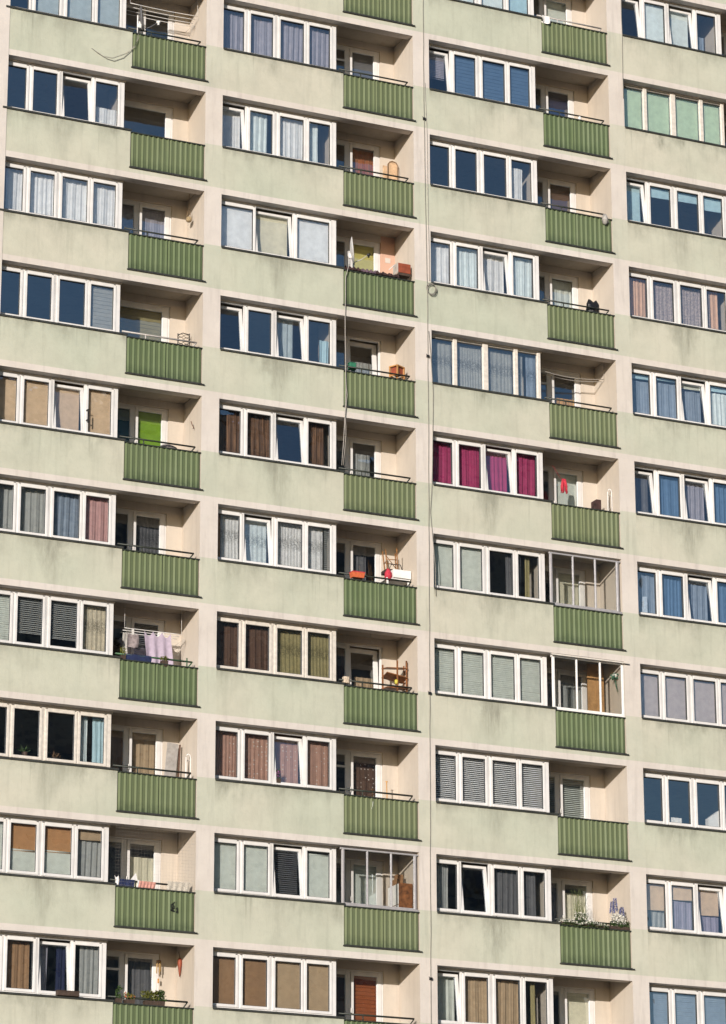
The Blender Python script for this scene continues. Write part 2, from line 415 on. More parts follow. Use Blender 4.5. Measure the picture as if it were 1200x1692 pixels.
# ------------------------------------------------------------------ balcony railings
def railing_panel(seed):
    """trapezoid sheet: flat pans with raised ribs; two sheets that overlap by a rib"""
    rn = random.Random(seed); m = MB(); x0, x1 = 3.415, 5.385; p = (x1-x0)/14.4; prof = []; x = x0; seam = rn.choice((5, 6, 7))
    i = 0
    while x < x1-.01:
        j = rn.uniform(-.006, .006)
        prof += [(x, .030), (x+p*.08, .030), (x+p*.30+j, -.010), (x+p*.40, -.010), (x+p*.52, .006), (x+p*.97, .022)]
        if i == seam: prof += [(x+p*.98, .024), (x+p*1.16, .022), (x+p*1.28, -.010), (x+p*1.40, -.010), (x+p*1.5, .028)]; x += p*.55
        x += p; i += 1
    prof = [(min(a, x1), b) for a, b in prof]
    zt, zb = -1.505, -2.445
    for (a, ya), (b, yb) in zip(prof, prof[1:]):
        if b-a < 1e-4: continue
        m.quad((a, ya, zb), (b, yb, zb), (b, yb, zt), (a, ya, zt))
        m.quad((b, yb+.003, zb), (a, ya+.003, zb), (a, ya+.003, zt), (b, yb+.003, zt))
    return m.mesh('corrugated_panel', RAILM)
panels = [railing_panel(i) for i in range(4)]
lm = MB(); lm.box(3.365, 5.465, -.045, .03, -2.475, -2.446); lm.box(3.40, 5.40, -.045, -.040, -2.446, -2.434)
ledgem = lm.mesh('ledge', SILLM)
tm = MB(); tm.box(3.395, 5.405, -.018, .045, -1.512, -1.483)
for x in (3.42, 4.4, 5.37): tm.box(x-.015, x+.015, .034, .064, -2.445, -1.505)
capm = tm.mesh('rail_cap', STEEL)
def handrail_mesh(mat, kind):
    m = MB(); y = .09; z = -1.335
    def bar(a, b, r=.017):
        a, b = Vector(a), Vector(b); m.tube([a, b], r, 4)
    x1 = 5.29 if kind != 'short' else 4.75
    bar((3.305, y, z), (x1, y, z), .023)
    if kind == 'short': bar((x1, y, z), (x1, y, -1.49)); bar((5.25, y, z-.01), (5.25, y, -1.49), .01)
    else: bar((x1, y, z), (x1-.13, .05, -1.49)); 
    bar((3.93, y, z), (3.93, y, -1.49))
    if kind == 'post': bar((5.15, y, z+.09), (5.15, y, -1.49))
    return m.mesh('handrail', mat)
HR = {'d': handrail_mesh(STEEL, ''), 'g': handrail_mesh(RAILGREY, ''), 'v': handrail_mesh(RAILGREEN, 'post'), 's': handrail_mesh(STEEL, 'short')}
# rows -1 .. 9
RAILS = ['.ds' [0]]
RAILS = {0: '.d.dgdddvdsd', 1: '.ddd.ddddddd', 2: '.gdddddd..ddd', 3: '.ddddddddddd'}
RK = {0: dict(zip(range(-1, 10), 'dd.dgddvdsd')), 1: dict(zip(range(-1, 10), 'ddd.ddddd.d')), 2: dict(zip(range(-1, 10), 'gddddd...dd')), 3: dict(zip(range(-1, 10), 'ddddddddddd'))}
RK[2][6] = '.'; RK[2][5] = '.'; RK[2][4] = '.'
for b in BAYS:
    for k in ROWS:
        c = cell(b, k); e = bpy.data.objects.new('balcony_railing', None); COL.objects.link(e); e.parent = B; e.location = c
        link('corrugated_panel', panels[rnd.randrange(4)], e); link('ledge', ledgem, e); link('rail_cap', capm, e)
        h = RK[b].get(k, 'd')
        if h != '.': link('handrail', HR[h], e)

# ------------------------------------------------------------------ curtains and blinds
C = dict(white=(.80, .83, .82), cool=(.64, .72, .75), grey=(.34, .35, .34), bluegrey=(.24, .29, .36), pink=(.50, .30, .29), beige=(.60, .45, .31),
         brown=(.30, .185, .105), tan=(.42, .31, .20), magenta=(.37, .055, .14), green=(.46, .57, .41), lime=(.20, .34, .035), mauve=(.43, .37, .355), rose=(.40, .24, .185),
         slate=(.31, .30, .35), darkbrown=(.11, .065, .045), olive=(.30, .26, .13), peach=(.62, .40, .28), blue=(.10, .17, .28), ltblue=(.40, .56, .62),
         teal=(.03, .12, .19), rust=(.33, .10, .035), orange=(.42, .23, .11), ivory=(.66, .62, .48), charcoal=(.13, .13, .137), palegreen=(.56, .59, .54),
         cream=(.62, .55, .42), navy=(.025, .03, .07), lilac=(.30, .28, .36), frost=(.38, .44, .46), yellow=(.52, .46, .14), amber=(.55, .30, .07))
WORD = dict(white='white', cool='cool white', grey='grey', bluegrey='blue grey', pink='dusty pink', beige='beige', brown='brown', tan='tan', magenta='magenta', green='pale green',
            lime='lime green', mauve='mauve grey', rose='brownish rose', slate='slate purple', darkbrown='dark brown', olive='olive', peach='peach', blue='blue', ltblue='light blue', teal='teal',
            rust='rust red', orange='orange brown', ivory='ivory', charcoal='charcoal', palegreen='pale green white', cream='cream', navy='navy', lilac='grey lilac', frost='frosted grey',
            yellow='mustard yellow', amber='amber')
_cm = {}
def cmat(col, kind):
    if (col, kind) not in _cm:
        pat = {'l': 'lace', 'f': 'floral', 's': 'stripe', 'k': 'check', 'o': 'dots'}.get(kind, 'plain')
        c2 = {'floral': (.30, .26, .28), 'stripe': (.30, .17, .10), 'check': tuple(x*.5 for x in C[col]), 'dots': (.62, .56, .50)}.get(pat)
        _cm[col, kind] = cloth(f'{col}_{pat}_fabric', C[col], pat, {'r': .10, 'v': .08, 'x': .08}.get(kind, .13), c2)
    return _cm[col, kind]
def drape(w, h, seed, amp=.022, pitch=.085, gather=.0):
    rn = random.Random(seed); m = MB(); nu = max(10, int(w/.014)); ph = [rn.uniform(0, 6.28) for _ in range(4)]; f1 = 2*math.pi/pitch
    wob = [rn.uniform(.6, 1.4) for _ in range(3)]
    def fn(u, v):
        x = u*w; z = -v*h
        a = amp*(.55+.45*v)
        y = a*math.sin(f1*wob[0]*x + 1.5*math.sin(2.1*x*wob[1]*3+ph[0]) + ph[1] + .35*math.sin(3*v+ph[2]))
        y += a*.45*math.sin(f1*2.3*x+ph[3]+.7*v) + a*1.3*math.sin(4.2*x*wob[2]+ph[2]+1.1*v)
        return Vector((x + gather*math.sin(v*2.6)*(.5-u)*w*.5, y, z))
    m.grid(fn, nu, 10 if h < .8 else 14); return m
def roller(w, h, seed, wrinkle=.0):
    rn = random.Random(seed); m = MB(); ph = rn.uniform(0, 6)
    def fn(u, v): return Vector((u*w, .004*math.sin(u*5+ph)+wrinkle*.03*math.sin(v*14+u*3+ph)*max(0, v-.72)*3, -v*h))
    m.grid(fn, 8, 16 if wrinkle else 5)
    m.tube([(0, .003, -h), (w, .003, -h)], .010, 6); m.tube([(-.005, .012, .012), (w+.005, .012, .012)], .022, 8)
    return m
def venetian(w, h, seed, tilt=35, pitch=.050, wob=.0):
    rn = random.Random(seed); m = MB(); n = int(h/pitch); a = R(tilt); dw = .027
    for i in range(n):
        z = -.02-i*pitch + rn.uniform(-wob, wob)
        dy, dz = dw*math.cos(a), dw*math.sin(a); e = rn.uniform(-wob, wob)
        m.quad((0, -dy, z-dz), (w, -dy, z-dz+e), (w, dy, z+dz+e), (0, dy, z+dz))
        m.quad((0, -dy, z-dz-.001), (0, dy, z+dz-.001), (w, dy, z+dz+e-.001), (w, -dy, z-dz+e-.001))
    m.box(0, w, -.016, .016, -.012, .022); m.box(0, w, -.012, .012, -h-.006, -h+.008)
    for x in (w*.14, w*.86): m.tube([(x, -.019, 0), (x, -.019, -h)], .0015, 4)
    return m
ORD = ['first', 'second', 'third', 'fourth', 'fifth', 'sixth', 'seventh', 'eighth', 'ninth', 'tenth', 'eleventh']
COLN = ['far left column', 'second column', 'third column', 'far right column']
FIRSTROW = [0, 0, -1, -1]
def rowword(b, k):
    return ORD[max(0, k-FIRSTROW[b])]
def where(b, k): return f'{rowword(b, k)} row down, {COLN[b]}'
KINDW = {'d': ('drape', 'pleated', 'curtain'), 'l': ('curtain', 'lace', 'curtain'), 'f': ('curtain', 'floral lace', 'curtain'), 's': ('drape', 'striped', 'curtain'),
         'r': ('roller_blind', 'roller blind', 'blind'), 'v': ('venetian_blind', 'slatted blind', 'blind'), 'k': ('roller_blind', 'broad slat blind', 'blind'),
         'o': ('curtain', 'dotted', 'curtain'), 'x': ('venetian_blind', 'closed slatted blind', 'blind')}
_seed = [100]
def hang(b, k, spec, x0, x1, ztop, zbot, y, place):
    """spec: kind:colour[:a-b][:hNN][:w] ; a-b part of the pane's width, h part of its height from the top, t from the bottom"""
    parts = spec.split(':'); kind, col = parts[0], parts[1]; _seed[0] += 1; sd_ = _seed[0]
    w = x1-x0; h = ztop-zbot; a, e, zt, zb, wr = 0., 1., ztop, zbot, 0.
    for q in parts[2:]:
        if '-' in q: a, e = [float(t)/100 for t in q.split('-')]
        elif q[0] == 'h': zb = ztop-h*float(q[1:])/100
        elif q[0] == 't': zt = zbot+h*float(q[1:])/100
        elif q[0] == 'w': wr = 1.
    xa, xb = x0+w*a, x0+w*e
    if kind in 'dlsfo': xa -= .03 if a == 0 else 0; xb += .03 if e == 1 else 0
    ww, hh = xb-xa, zt-zb
    if kind in 'dlsfo':
        m = drape(ww, hh, sd_, {'d': .016, 's': .016, 'l': .010, 'f': .010, 'o': .012}[kind], {'d': .17, 's': .15, 'l': .11, 'f': .13, 'o': .12}[kind], .12 if e-a < .6 else 0)
        yy = y+.07
    elif kind == 'v': m = venetian(ww, hh, sd_, 42, wob=.0012); yy = y
    elif kind == 'x': m = venetian(ww, hh, sd_, 72, wob=.0022); yy = y
    elif kind == 'k': m = venetian(ww, hh, sd_, 80, .095, .002); yy = y
    else: m = roller(ww, hh, sd_, wr); yy = y
    if kind == 'k':
        m = MB(); n = max(1, int(hh/.095))
        for i in range(n):
            m.bevel_box(0, ww, -.006, .006, -(i+1)*hh/n+.004, -i*hh/n, .003)
    name, desc, cat = KINDW[kind]
    lab = f'{WORD[col]} {desc}' + (' curtain' if cat == 'curtain' and 'lace' not in desc else ' curtain' if cat == 'curtain' else '')
    if zt < ztop-.02: lab = 'short ' + lab
    if zb > zbot+.02: lab = 'half lowered ' + lab if cat == 'blind' else 'short ' + lab
    if e-a < .72: lab = 'narrow ' + lab
    o = m.build(name, cmat(col, kind), None, cell(b, k)+Vector((xa, yy, zt)))
    tag(o, f'{lab} in {place}, {where(b, k)}', cat, f'{cat}s in the windows')
    return o

# ------------------------------------------------------------------ windows
G4 = [(0.0, .68), (.865, 1.495), (1.705, 2.37), (2.525, 3.12)]
G3 = [(-.05, .97), (1.11, 2.02), (2.20, 3.10)]
GP = [(-.10, .72), (.86, 1.58), (1.76, 2.49), (2.63, 3.17)]
GZ0, GZ1 = -1.285, -.165
YF, YG = .24, .275
def window(b, k, panes, tilt=(), style='u', sill='d', label=None):
    c = cell(b, k)
    Gs = {'u': G4, 'w': G4, '3': G3, 'p': GP, 'a': G4}[style]; m = MB(); gl = MB(); fm = OLDWOOD if style in 'wp' else UPVC
    zb, zt = -1.41, -.045
    def ring(x0, x1, z0, z1, wd, ya, yb):          # a frame of four butted bars
        m.bevel_box(x0, x0+wd, ya, yb, z0, z1); m.bevel_box(x1-wd, x1, ya, yb, z0, z1)
        m.bevel_box(x0+wd, x1-wd, ya, yb, z0, z0+wd); m.bevel_box(x0+wd, x1-wd, ya, yb, z1-wd, z1)
    bounds = []
    ends = [-.20] + [(Gs[i][1]+Gs[i+1][0])/2 for i in range(len(Gs)-1)] + [3.295]
    sash = []
    if style == 'p':                                # stout posts, wide glass without visible sashes
        for i in range(len(Gs)):
            gx0, gx1 = Gs[i]
            m.bevel_box(gx1+.012, (Gs[i+1][0] if i+1 < len(Gs) else 3.295)-.012, YF-.02, YF+.06, zb, zt, .012)
            m.box(gx0-.02, gx1+.012, YF+.03, YF+.06, zb, GZ0-.06); m.box(gx0-.02, gx1+.012, YF+.03, YF+.06, GZ1+.08, zt)
            m.cur = 1; m.box(gx0-.02, gx1+.012, YF+.024, YF+.05, GZ1+.045, GZ1+.08); m.box(gx0-.02, gx1+.012, YF+.024, YF+.05, GZ0-.06, GZ0-.035); m.cur = 0
            gl.box(gx0-.02, gx1+.012, YG, YG+.006, GZ0-.035, GZ1+.045)
        m.bevel_box(-.24, -.12, YF-.02, YF+.06, zb, zt)
    else:
        # outer frames: units of two lights (one for the three light window), with a thin joint between units
        units = [(0, 1), (2, 3)] if len(Gs) == 4 else [(0, 0), (1, 1), (2, 2)]
        for ui, (i0, i1) in enumerate(units):
            x0 = ends[i0] + (.004 if ui else 0); x1 = ends[i1+1] - (.004 if ui < len(units)-1 else 0)
            m.bevel_box(x0, Gs[i0][0]-.066, YF, YF+.07, zb, zt, .004); m.bevel_box(Gs[i1][1]+.066, x1, YF, YF+.07, zb, zt, .004)
            m.bevel_box(Gs[i0][0]-.066, Gs[i1][1]+.066, YF+.002, YF+.07, zb, zb+.055); m.bevel_box(Gs[i0][0]-.066, Gs[i1][1]+.066, YF+.002, YF+.07, zt-.028, zt)
            if i0 != i1: m.bevel_box(ends[i1]-.03, ends[i1]+.03, YF+.003, YF+.07, zb+.055, zt-.028)
        for x in ends[1:-1]: 
            if style != 'w': pass
        for i, (gx0, gx1) in enumerate(Gs):
            if i in tilt: continue
            q = .07
            gx0r = gx0
            ya = YF-.016
            m.bevel_box(gx0-q, gx0, ya, YF+.045, GZ0-q, GZ1+q, .008); m.bevel_box(gx1, gx1+q, ya, YF+.045, GZ0-q, GZ1+q, .008)
            m.bevel_box(gx0, gx1, ya, YF+.045, GZ0-q, GZ0, .008); m.bevel_box(gx0, gx1, ya, YF+.045, GZ1, GZ1+q+.02, .008)
            m.cur = 1
            t = .007
            m.box(gx0, gx0+t, ya+.012, YF+.045, GZ0, GZ1); m.box(gx1-t, gx1, ya+.012, YF+.045, GZ0, GZ1)
            m.box(gx0+t, gx1-t, ya+.012, YF+.045, GZ0, GZ0+t); m.box(gx0+t, gx1-t, ya+.012, YF+.045, GZ1-t-.004, GZ1)
            m.cur = 0
            gl.box(gx0+t, gx1-t, YG, YG+.006, GZ0+t, GZ1-t)
    w = m.build('window', [fm, GASKET], B, c)
    if label: w['label'] = label
    if gl.v: gl.build('window_pane', GLASS, w)
    for i in tilt:                                  # bottom-hung sash tipped into the room
        gx0, gx1 = Gs[i]; q = .07; s_ = MB(); T = Matrix.Translation((0, YF-.01, GZ0-q)) @ Matrix.Rotation(R(-7.5), 4, 'X') @ Matrix.Translation((0, -(YF-.01), -(GZ0-q)))
        for bx in ((gx0-q, gx0, YF-.01, YF+.045, GZ0-q, GZ1+q), (gx1, gx1+q, YF-.01, YF+.045, GZ0-q, GZ1+q), (gx0, gx1, YF-.01, YF+.045, GZ0-q, GZ0), (gx0, gx1, YF-.01, YF+.045, GZ1, GZ1+q)):
            s_.box(*bx, M=T)
        sa = s_.build('tilted_sash', fm, w); sa['label'] = 'sash tipped inwards at the top'
        g_ = MB(); g_.box(gx0, gx1, YG, YG+.006, GZ0, GZ1, M=T); g_.build('window_pane', GLASS, w)
    sm_ = MB(); sm_.box(.0, 3.415, -.035, .235, -1.44, -1.428); sm_.box(0, 3.415, -.035, -.026, -1.475, -1.44)
    sm_.box(1.60, 1.63, -.037, .23, -1.4405, -1.424)
    sm_.build('window_sill', SILLM if sill == 'd' else WSILLM, w)
    for i, spec in enumerate(panes):
        if not spec: continue
        gx0, gx1 = Gs[i]
        for s1 in spec.split('+'):
            yy = .345 + (.17 if i in tilt else 0)
            hang(b, k, s1, gx0-(.16 if i == 0 else .015), gx1+.015, GZ1+.05, GZ0-.06, yy, f'{ORD[i]} pane')
    return w

# (bay, row): panes, tilted panes, style
WIN = {
 (0, 0): (['', 'r:frost', 'r:frost', 'r:frost'], (), 'u'),
 (0, 1): (['', '', '', 'd:white:0-100:t46'], (2,), 'u'),
 (0, 2): (['d:white:52-100', 'd:white', 'd:white', 'd:white'], (), 'u'),
 (0, 3): (['', '', '', 'k:grey'], (), 'u'),
 (0, 4): (['r:beige:w', 'r:beige', 'r:beige', 'r:beige'], (2,), 'u'),
 (0, 5): (['d:grey', 'd:grey', 'd:bluegrey', 'd:pink'], (), 'u'),
 (0, 6): (['x:palegreen', 'v:grey:h74', 'v:grey:h78', 'l:cream'], (), 'u'),
 (0, 7): (['', '', '', 'd:cool:0-40+d:ltblue:60-100'], (), 'w'),
 (0, 8): (['r:palegreen', 'r:orange:h55+r:palegreen:0-100:t46', 'r:orange:h52+r:palegreen:0-100:t49', 'r:tan:h22+d:grey:0-100:t82'], (), 'u'),
 (0, 9): (['d:navy:40-100', 'd:brown:0-92', 'd:slate:0-40+d:navy:70-100', 'd:grey:30-100'], (2,), 'u'),
 (1, 0): (['d:slate', 'd:slate', 'd:slate', 'd:slate'], (), 'u'),
 (1, 1): (['d:white:22-100', 'd:cool:0-86', 'd:white', 'd:cool:0-55'], (0,), 'u'),
 (1, 2): (['r:white', 'r:ivory:h98', 'r:white'], (1,), '3'),
 (1, 3): (['', '', 'd:frost:10-80', 'd:ltblue:62-100:t60'], (0, 2), 'u'),
 (1, 4): (['s:darkbrown:40-100', 's:darkbrown', '', 's:darkbrown:0-80'], (2,), 'u'),
 (1, 5): (['d:orange:0-46+l:white:46-100', 'l:cool', 'l:white', 'l:white:0-78+v:grey:80-100'], (1,), 'u'),
 (1, 6): (['d:darkbrown', 'd:darkbrown', 'l:olive', 'l:olive'], (), 'w'),
 (1, 7): (['d:rust:0-40+o:rose:40-100', 'o:rose', 'o:rose', 'o:rose'], (2,), 'u'),
 (1, 8): (['r:palegreen', 'r:palegreen', 'v:charcoal', 'r:palegreen:t90'], (2,), 'u'),
 (1, 9): (['r:brown', 'r:brown', 'r:tan', 'r:tan'], (), 'u'),
 (2, -1): (['r:cool', 'r:cool', 'r:cool', 'r:ltblue'], (), 'u'),
 (2, 0): (['x:slate:h60', 'k:blue', 'k:blue', 'k:blue'], (0,), 'u'),
 (2, 1): (['', '', '', 'd:white:18-70:t84'], (), 'u'),
 (2, 2): (['d:white', 'd:cool', 'd:white', 'd:cool'], (2,), 'u'),
 (2, 3): (['l:grey:45-100', 'l:grey', 'l:grey', 'l:grey:0-40+l:bluegrey:55-100'], (), 'p'),
 (2, 4): (['d:magenta', 'd:magenta', 'd:magenta', 'd:magenta'], (2,), 'u'),
 (2, 5): (['r:palegreen', 'r:palegreen', 'd:charcoal:80-100', 'd:charcoal:0-30+d:olive:48-70'], (), 'u'),
 (2, 6): (['x:palegreen', 'x:palegreen', 'x:palegreen', 'x:palegreen'], (), 'u'),
 (2, 7): (['v:white', 'v:white', 'v:white', 'v:white'], (), 'u'),
 (2, 8): (['d:grey:25-80', 'd:charcoal:0-30', 'd:charcoal', 'd:charcoal:0-70'], (1,), 'u'),
 (2, 9): (['d:palegreen', 'd:tan', 'd:tan', 'd:olive:40-60'], (0,), 'u'),
 (3, -1): (['', 'r:cool', 'r:cool', 'd:bluegrey:10-50:t45'], (0, 2), 'u'),
 (3, 0): (['r:green', 'r:green', 'r:green', 'r:green'], (), 'p'),
 (3, 1): (['r:ltblue', 'r:ltblue:h26', 'r:ltblue:h24', 'r:ltblue:h34'], (0,), 'u'),
 (3, 2): (['d:peach:22-100', 'f:mauve', 'f:mauve', 'f:mauve:0-34+d:peach:34-70'], (), 'u'),
 (3, 3): (['r:ltblue:h13+d:bluegrey:0-100:t84', 'r:ltblue:h8+d:bluegrey:0-100:t88', 'r:palegreen:h13+d:bluegrey:0-100:t88', 'r:ltblue:h14+d:cool:0-100:t84'], (2,), 'u'),
 (3, 4): (['d:charcoal', 'd:blue', 'd:slate', 'd:blue'], (0, 2), 'u'),
 (3, 5): (['d:bluegrey:38-100', 'd:blue', 'd:bluegrey', 'd:blue'], (2,), 'u'),
 (3, 6): (['r:mauve', 'r:mauve', 'r:mauve', 'r:mauve'], (), 'u'),
 (3, 7): (['', '', '', ''], (), 'u'),
 (3, 8): (['r:beige:h58+d:grey:30-100:t48', 'r:beige:h32+d:lilac:0-100:t66', 'r:beige:h56+d:lilac:0-100:t44', 'r:beige:h40'], (2,), 'u'),
 (3, 9): (['x:bluegrey', 'x:bluegrey', 'x:bluegrey', 'x:bluegrey'], (), 'u'),
}
WLAB = {(2, 3): 'old window with stout white posts', (3, 0): 'old window with stout cream posts', (1, 2): 'window of three wide lights', (0, 7): 'weathered cream wooden window'}
for (b, k), (panes, tilt, style) in WIN.items():
    window(b, k, panes, tilt, style, 'd', WLAB.get((b, k)))
for b, k in ((0, -2), (1, -2), (2, -2), (3, -2), (0, -1), (1, -1)):      # just above the picture, without hangings
    window(b, k, [''], (), 'u')

# ------------------------------------------------------------------ balcony doors
def door(b, k, kind='std', left='', right='', transom=False, ajar=False):
    c = cell(b, k); m = MB(); gl = MB(); y0 = D+.035; y1 = D+.10; fm = UPVC; zb, zt = -2.45, -.03
    a, e = 3.42, 5.00
    if kind == 'wide':                              # one broad pane behind a narrow frame
        Gd = [(3.55, 4.80)]; gz = [(-2.3, -.20)]
    else:
        Gd = [(3.55, 3.985), (4.205, 4.83)]; gz = [(-1.45, -.17), (-2.30, -.17)]
    m.bevel_box(a, a+.05, y0, y1, zb, zt); m.bevel_box(e-.05, e, y0, y1, zb, zt); m.bevel_box(a+.05, e-.05, y0, y1, zt-.05, zt)
    xs = [a+.05] + ([(Gd[0][1]+Gd[1][0])/2-.025, (Gd[0][1]+Gd[1][0])/2+.025] if len(Gd) == 2 else []) + [e-.05]
    if len(Gd) == 2: m.bevel_box(xs[1], xs[2], y0, y1, zb, zt-.05); m.box(xs[0], xs[1], y0, D+.13, zb, -1.55)
    for i, ((x0, x1), (z0, z1)) in enumerate(zip(Gd, gz)):
        if ajar and i == len(Gd)-1: continue
        X0, X1 = (xs[0], xs[1]) if i == 0 and len(Gd) == 2 else (xs[-2], xs[-1]); Zb = -1.55 if len(Gd) == 2 and i == 0 else zb
        ya = y0-.014
        m.bevel_box(X0+.003, x0, ya, y1-.02, Zb+.003, zt-.053, .006); m.bevel_box(x1, X1-.003, ya, y1-.02, Zb+.003, zt-.053, .006)
        m.bevel_box(x0, x1, ya, y1-.02, Zb+.003, z0, .006); m.bevel_box(x0, x1, ya, y1-.02, z1, zt-.053, .006)
        if transom and i == 0: m.box(x0, x1, ya+.004, y1-.02, -.50, -.44); m.box(x0, x1, ya+.002, y1-.02, -.50+.0, -.49)
        gl.box(x0, x1, y0+.02, y0+.026, z0, z1)
    o = m.build('balcony_door', [fm, GASKET], B, c); 
    if gl.v: gl.build('window_pane', GLASS, o)
    if ajar:
        s_ = MB(); x0, x1 = Gd[1]; T = Matrix.Translation((0, y0, -2.4)) @ Matrix.Rotation(R(-4), 4, 'X') @ Matrix.Translation((0, -y0, 2.4))
        for bx in ((xs[2], x0, y0, y1-.01, -2.4, zt-.06), (x1, xs[3], y0, y1-.01, -2.4, zt-.06), (x0, x1, y0, y1-.01, -2.4, -2.25), (x0, x1, y0, y1-.01, -.20, zt-.06)): s_.box(*bx, M=T)
        sa = s_.build('tilted_sash', fm, o); sa['label'] = 'balcony door tipped inwards at the top'
        g_ = MB(); g_.box(x0, x1, y0+.02, y0+.026, -2.25, -.20, M=T); g_.build('window_pane', GLASS, o)
    h = MB(); h.bevel_box(4.10, 4.135, y0-.05, y0-.014, -1.10, -.98, .004) if len(Gd) == 2 else h.bevel_box(4.845, 4.87, y0-.05, y0-.014, -1.10, -.98, .004)
    h.build('handle', WHITE, o)
    if kind == 'wide':
        if right: hang(b, k, right, 3.53, 4.82, -.17, -2.3, D+.16, 'the broad balcony pane')
    else:
        if left:
            for s1 in left.split('+'): hang(b, k, s1, 3.5, 4.02, -.13, -1.5, D+.15, 'the small balcony window')
        if right:
            for s1 in right.split('+'): hang(b, k, s1, 4.17, 4.86, -.14, -2.3, D+.15+(.14 if ajar else 0), 'the balcony door')
DOOR = {
 (0, 0): dict(), (0, 1): dict(kind='wide'), (0, 2): dict(left='d:slate', right='d:slate:0-100:h62+d:white:0-100:t40'), (0, 3): dict(kind='wide', right='k:olive'),
 (0, 4): dict(left='r:teal', right='r:lime'), (0, 5): dict(right='l:charcoal'), (0, 6): dict(right='v:charcoal'), (0, 7): dict(left='d:brown', right='d:tan'),
 (0, 8): dict(left='k:charcoal', right='d:ivory:0-100:t86'), (0, 9): dict(right='d:charcoal:20-100', transom=True),
 (1, 0): dict(transom=True, right='r:charcoal'), (1, 1): dict(right='s:rust'), (1, 2): dict(left='r:charcoal', right='r:yellow'), (1, 3): dict(ajar=True, left='l:charcoal', right='l:grey:0-100:t80'),
 (1, 4): dict(left='d:charcoal', right='d:grey:15-85:t88'), (1, 5): dict(right='d:charcoal:0-70'), (1, 6): dict(ajar=True, left='d:darkbrown', right='d:tan:30-100:t70'),
 (1, 7): dict(transom=True, right='o:darkbrown'), (1, 8): dict(right='r:palegreen'), (1, 9): dict(left='r:darkbrown', right='k:rust'),
 (2, -1): dict(right='r:palegreen'), (2, 0): dict(right='r:navy'), (2, 1): dict(right='r:darkbrown:h60'), (2, 2): dict(left='d:charcoal', right='d:palegreen'),
 (2, 3): dict(transom=True, right='s:amber:0-100:t72'), (2, 4): dict(left='r:charcoal', right='r:palegreen:h90'), (2, 5): dict(right='r:ivory'), (2, 6): dict(left='r:slate', right='d:grey'),
 (2, 7): dict(left='v:palegreen', right='v:palegreen'), (2, 8): dict(left='d:slate', right='d:ivory:0-100:t90'), (2, 9): dict(ajar=False, right='r:ivory'),
}
for b in BAYS:
    for k in ROWS: door(b, k, **DOOR.get((b, k), {}))
#ITEMS#
# ------------------------------------------------------------------ glazed balconies (parts of the block)
def glazing(b, k, mat, xs, roof=False, y=.02):
    c = cell(b, k); m = MB(); z0, z1 = -1.478, -.055; w = .03
    m.bevel_box(3.31, 5.405, y-.01, y+.05, z0, z0+.055, .005); m.bevel_box(3.31, 5.405, y-.005, y+.05, z1-.04, z1, .005)
    for i, x in enumerate(xs): m.bevel_box(x-w*(.6 if 0 < i < len(xs)-1 else 1), x+w*(.6 if 0 < i < len(xs)-1 else 1), y-.012, y+.048, z0+.055, z1-.04, .006)
    for a, e in zip(xs, xs[1:]): m.bevel_box(a+w, e-w, y+.004, y+.03, z0+.055, z0+.08, .004)
    o = m.build('balcony_glazing', mat, B, c)
    for a, e in zip(xs, xs[1:]):
        g_ = MB(); g_.box(a+w*.6, e-w*.6, y+.016, y+.022, z0+.06, z1-.04); g_.build('window_pane', GLASSC, o)
    if roof:
        r = MB(); r.box(3.28, 5.52, -.07, .0, -.052, -.034); r.box(3.28, 5.52, -.075, -.07, -.068, -.034); r.build('flashing', OLDWOOD, o)
    return o
glazing(2, 5, ALU, [3.36, 4.0, 4.65, 5.30])['label'] = 'balcony glazing in slim grey metal frames'
glazing(2, 6, WHITE, [3.37, 4.04, 4.72, 5.37], True)['label'] = 'balcony glazing in white frames under a metal flashing'
glazing(1, 8, ALU, [3.38, 4.03, 4.67, 5.31])['label'] = 'balcony glazing in pale grey metal frames'

# ------------------------------------------------------------------ things on the balconies, sills and walls
def thing(name, b, k, p, label, cat, group=None): return empty(name, cell(b, k)+Vector(p), label, cat, group)
def single(name, b, k, m, mat, label, cat, group=None, p=(0, 0, 0)):
    return tag(m.build(name, mat, None, cell(b, k)+Vector(p)), label, cat, group)
def bowl(m, R0, depth, M_):
    prof = [(0.001, depth), (R0*.3, depth*.90), (R0*.6, depth*.62), (R0*.85, depth*.26), (R0, 0), (R0+.008, -.004), (R0, .012), (R0*.85, depth*.26+.012), (R0*.6, depth*.62+.012), (.001, depth+.012)]
    m.lathe(prof, (0, 0, 0), 28, M=M_)
def dish(b, k, x, z, r, mat, label, boxmat):
    t = thing('satellite_dish', b, k, (x, .06, -1.483), label, 'satellite dish')
    zc = z+1.483
    n = Vector((.90, -.42, .10)).normalized(); Mx = (-n).to_track_quat('Z', 'Y').to_matrix().to_4x4(); Mx.translation = Vector((0, 0, zc))
    m = MB(); bowl(m, r, .075, Mx); m.build('reflector', mat, t)
    m = MB(); m.tube([(-.10, .03, 0), (-.10, .03, zc-.05)], .02, 8); m.box(-.13, -.04, .0, .06, zc-.16, zc-.02); m.build('mast', mat, t)
    a = MB(); p0 = Vector((0, 0, zc-r*.92)); p1 = Vector((.36, -.17, zc-r*.30))
    a.tube([p0, p0*.5+p1*.5+Vector((0, 0, -.03)), p1], .010, 6); arm = a.build('feed_arm', mat, t)
    f = MB(); f.lathe([(.02, -.05), (.032, -.03), (.032, .03), (.022, .05)], p1, 10, M=(n).to_track_quat('Z', 'Y').to_matrix()); f.box(p1.x-.02, p1.x+.02, p1.y-.02, p1.y+.02, p1.z-.08, p1.z-.01); f.build('feed_head', boxmat, arm)
    bx = MB(); bx.bevel_box(-.13, -.05, -.03, .0, zc-.22, zc-.10, .006); bx.build('junction_box', WHITE, t)
    return t
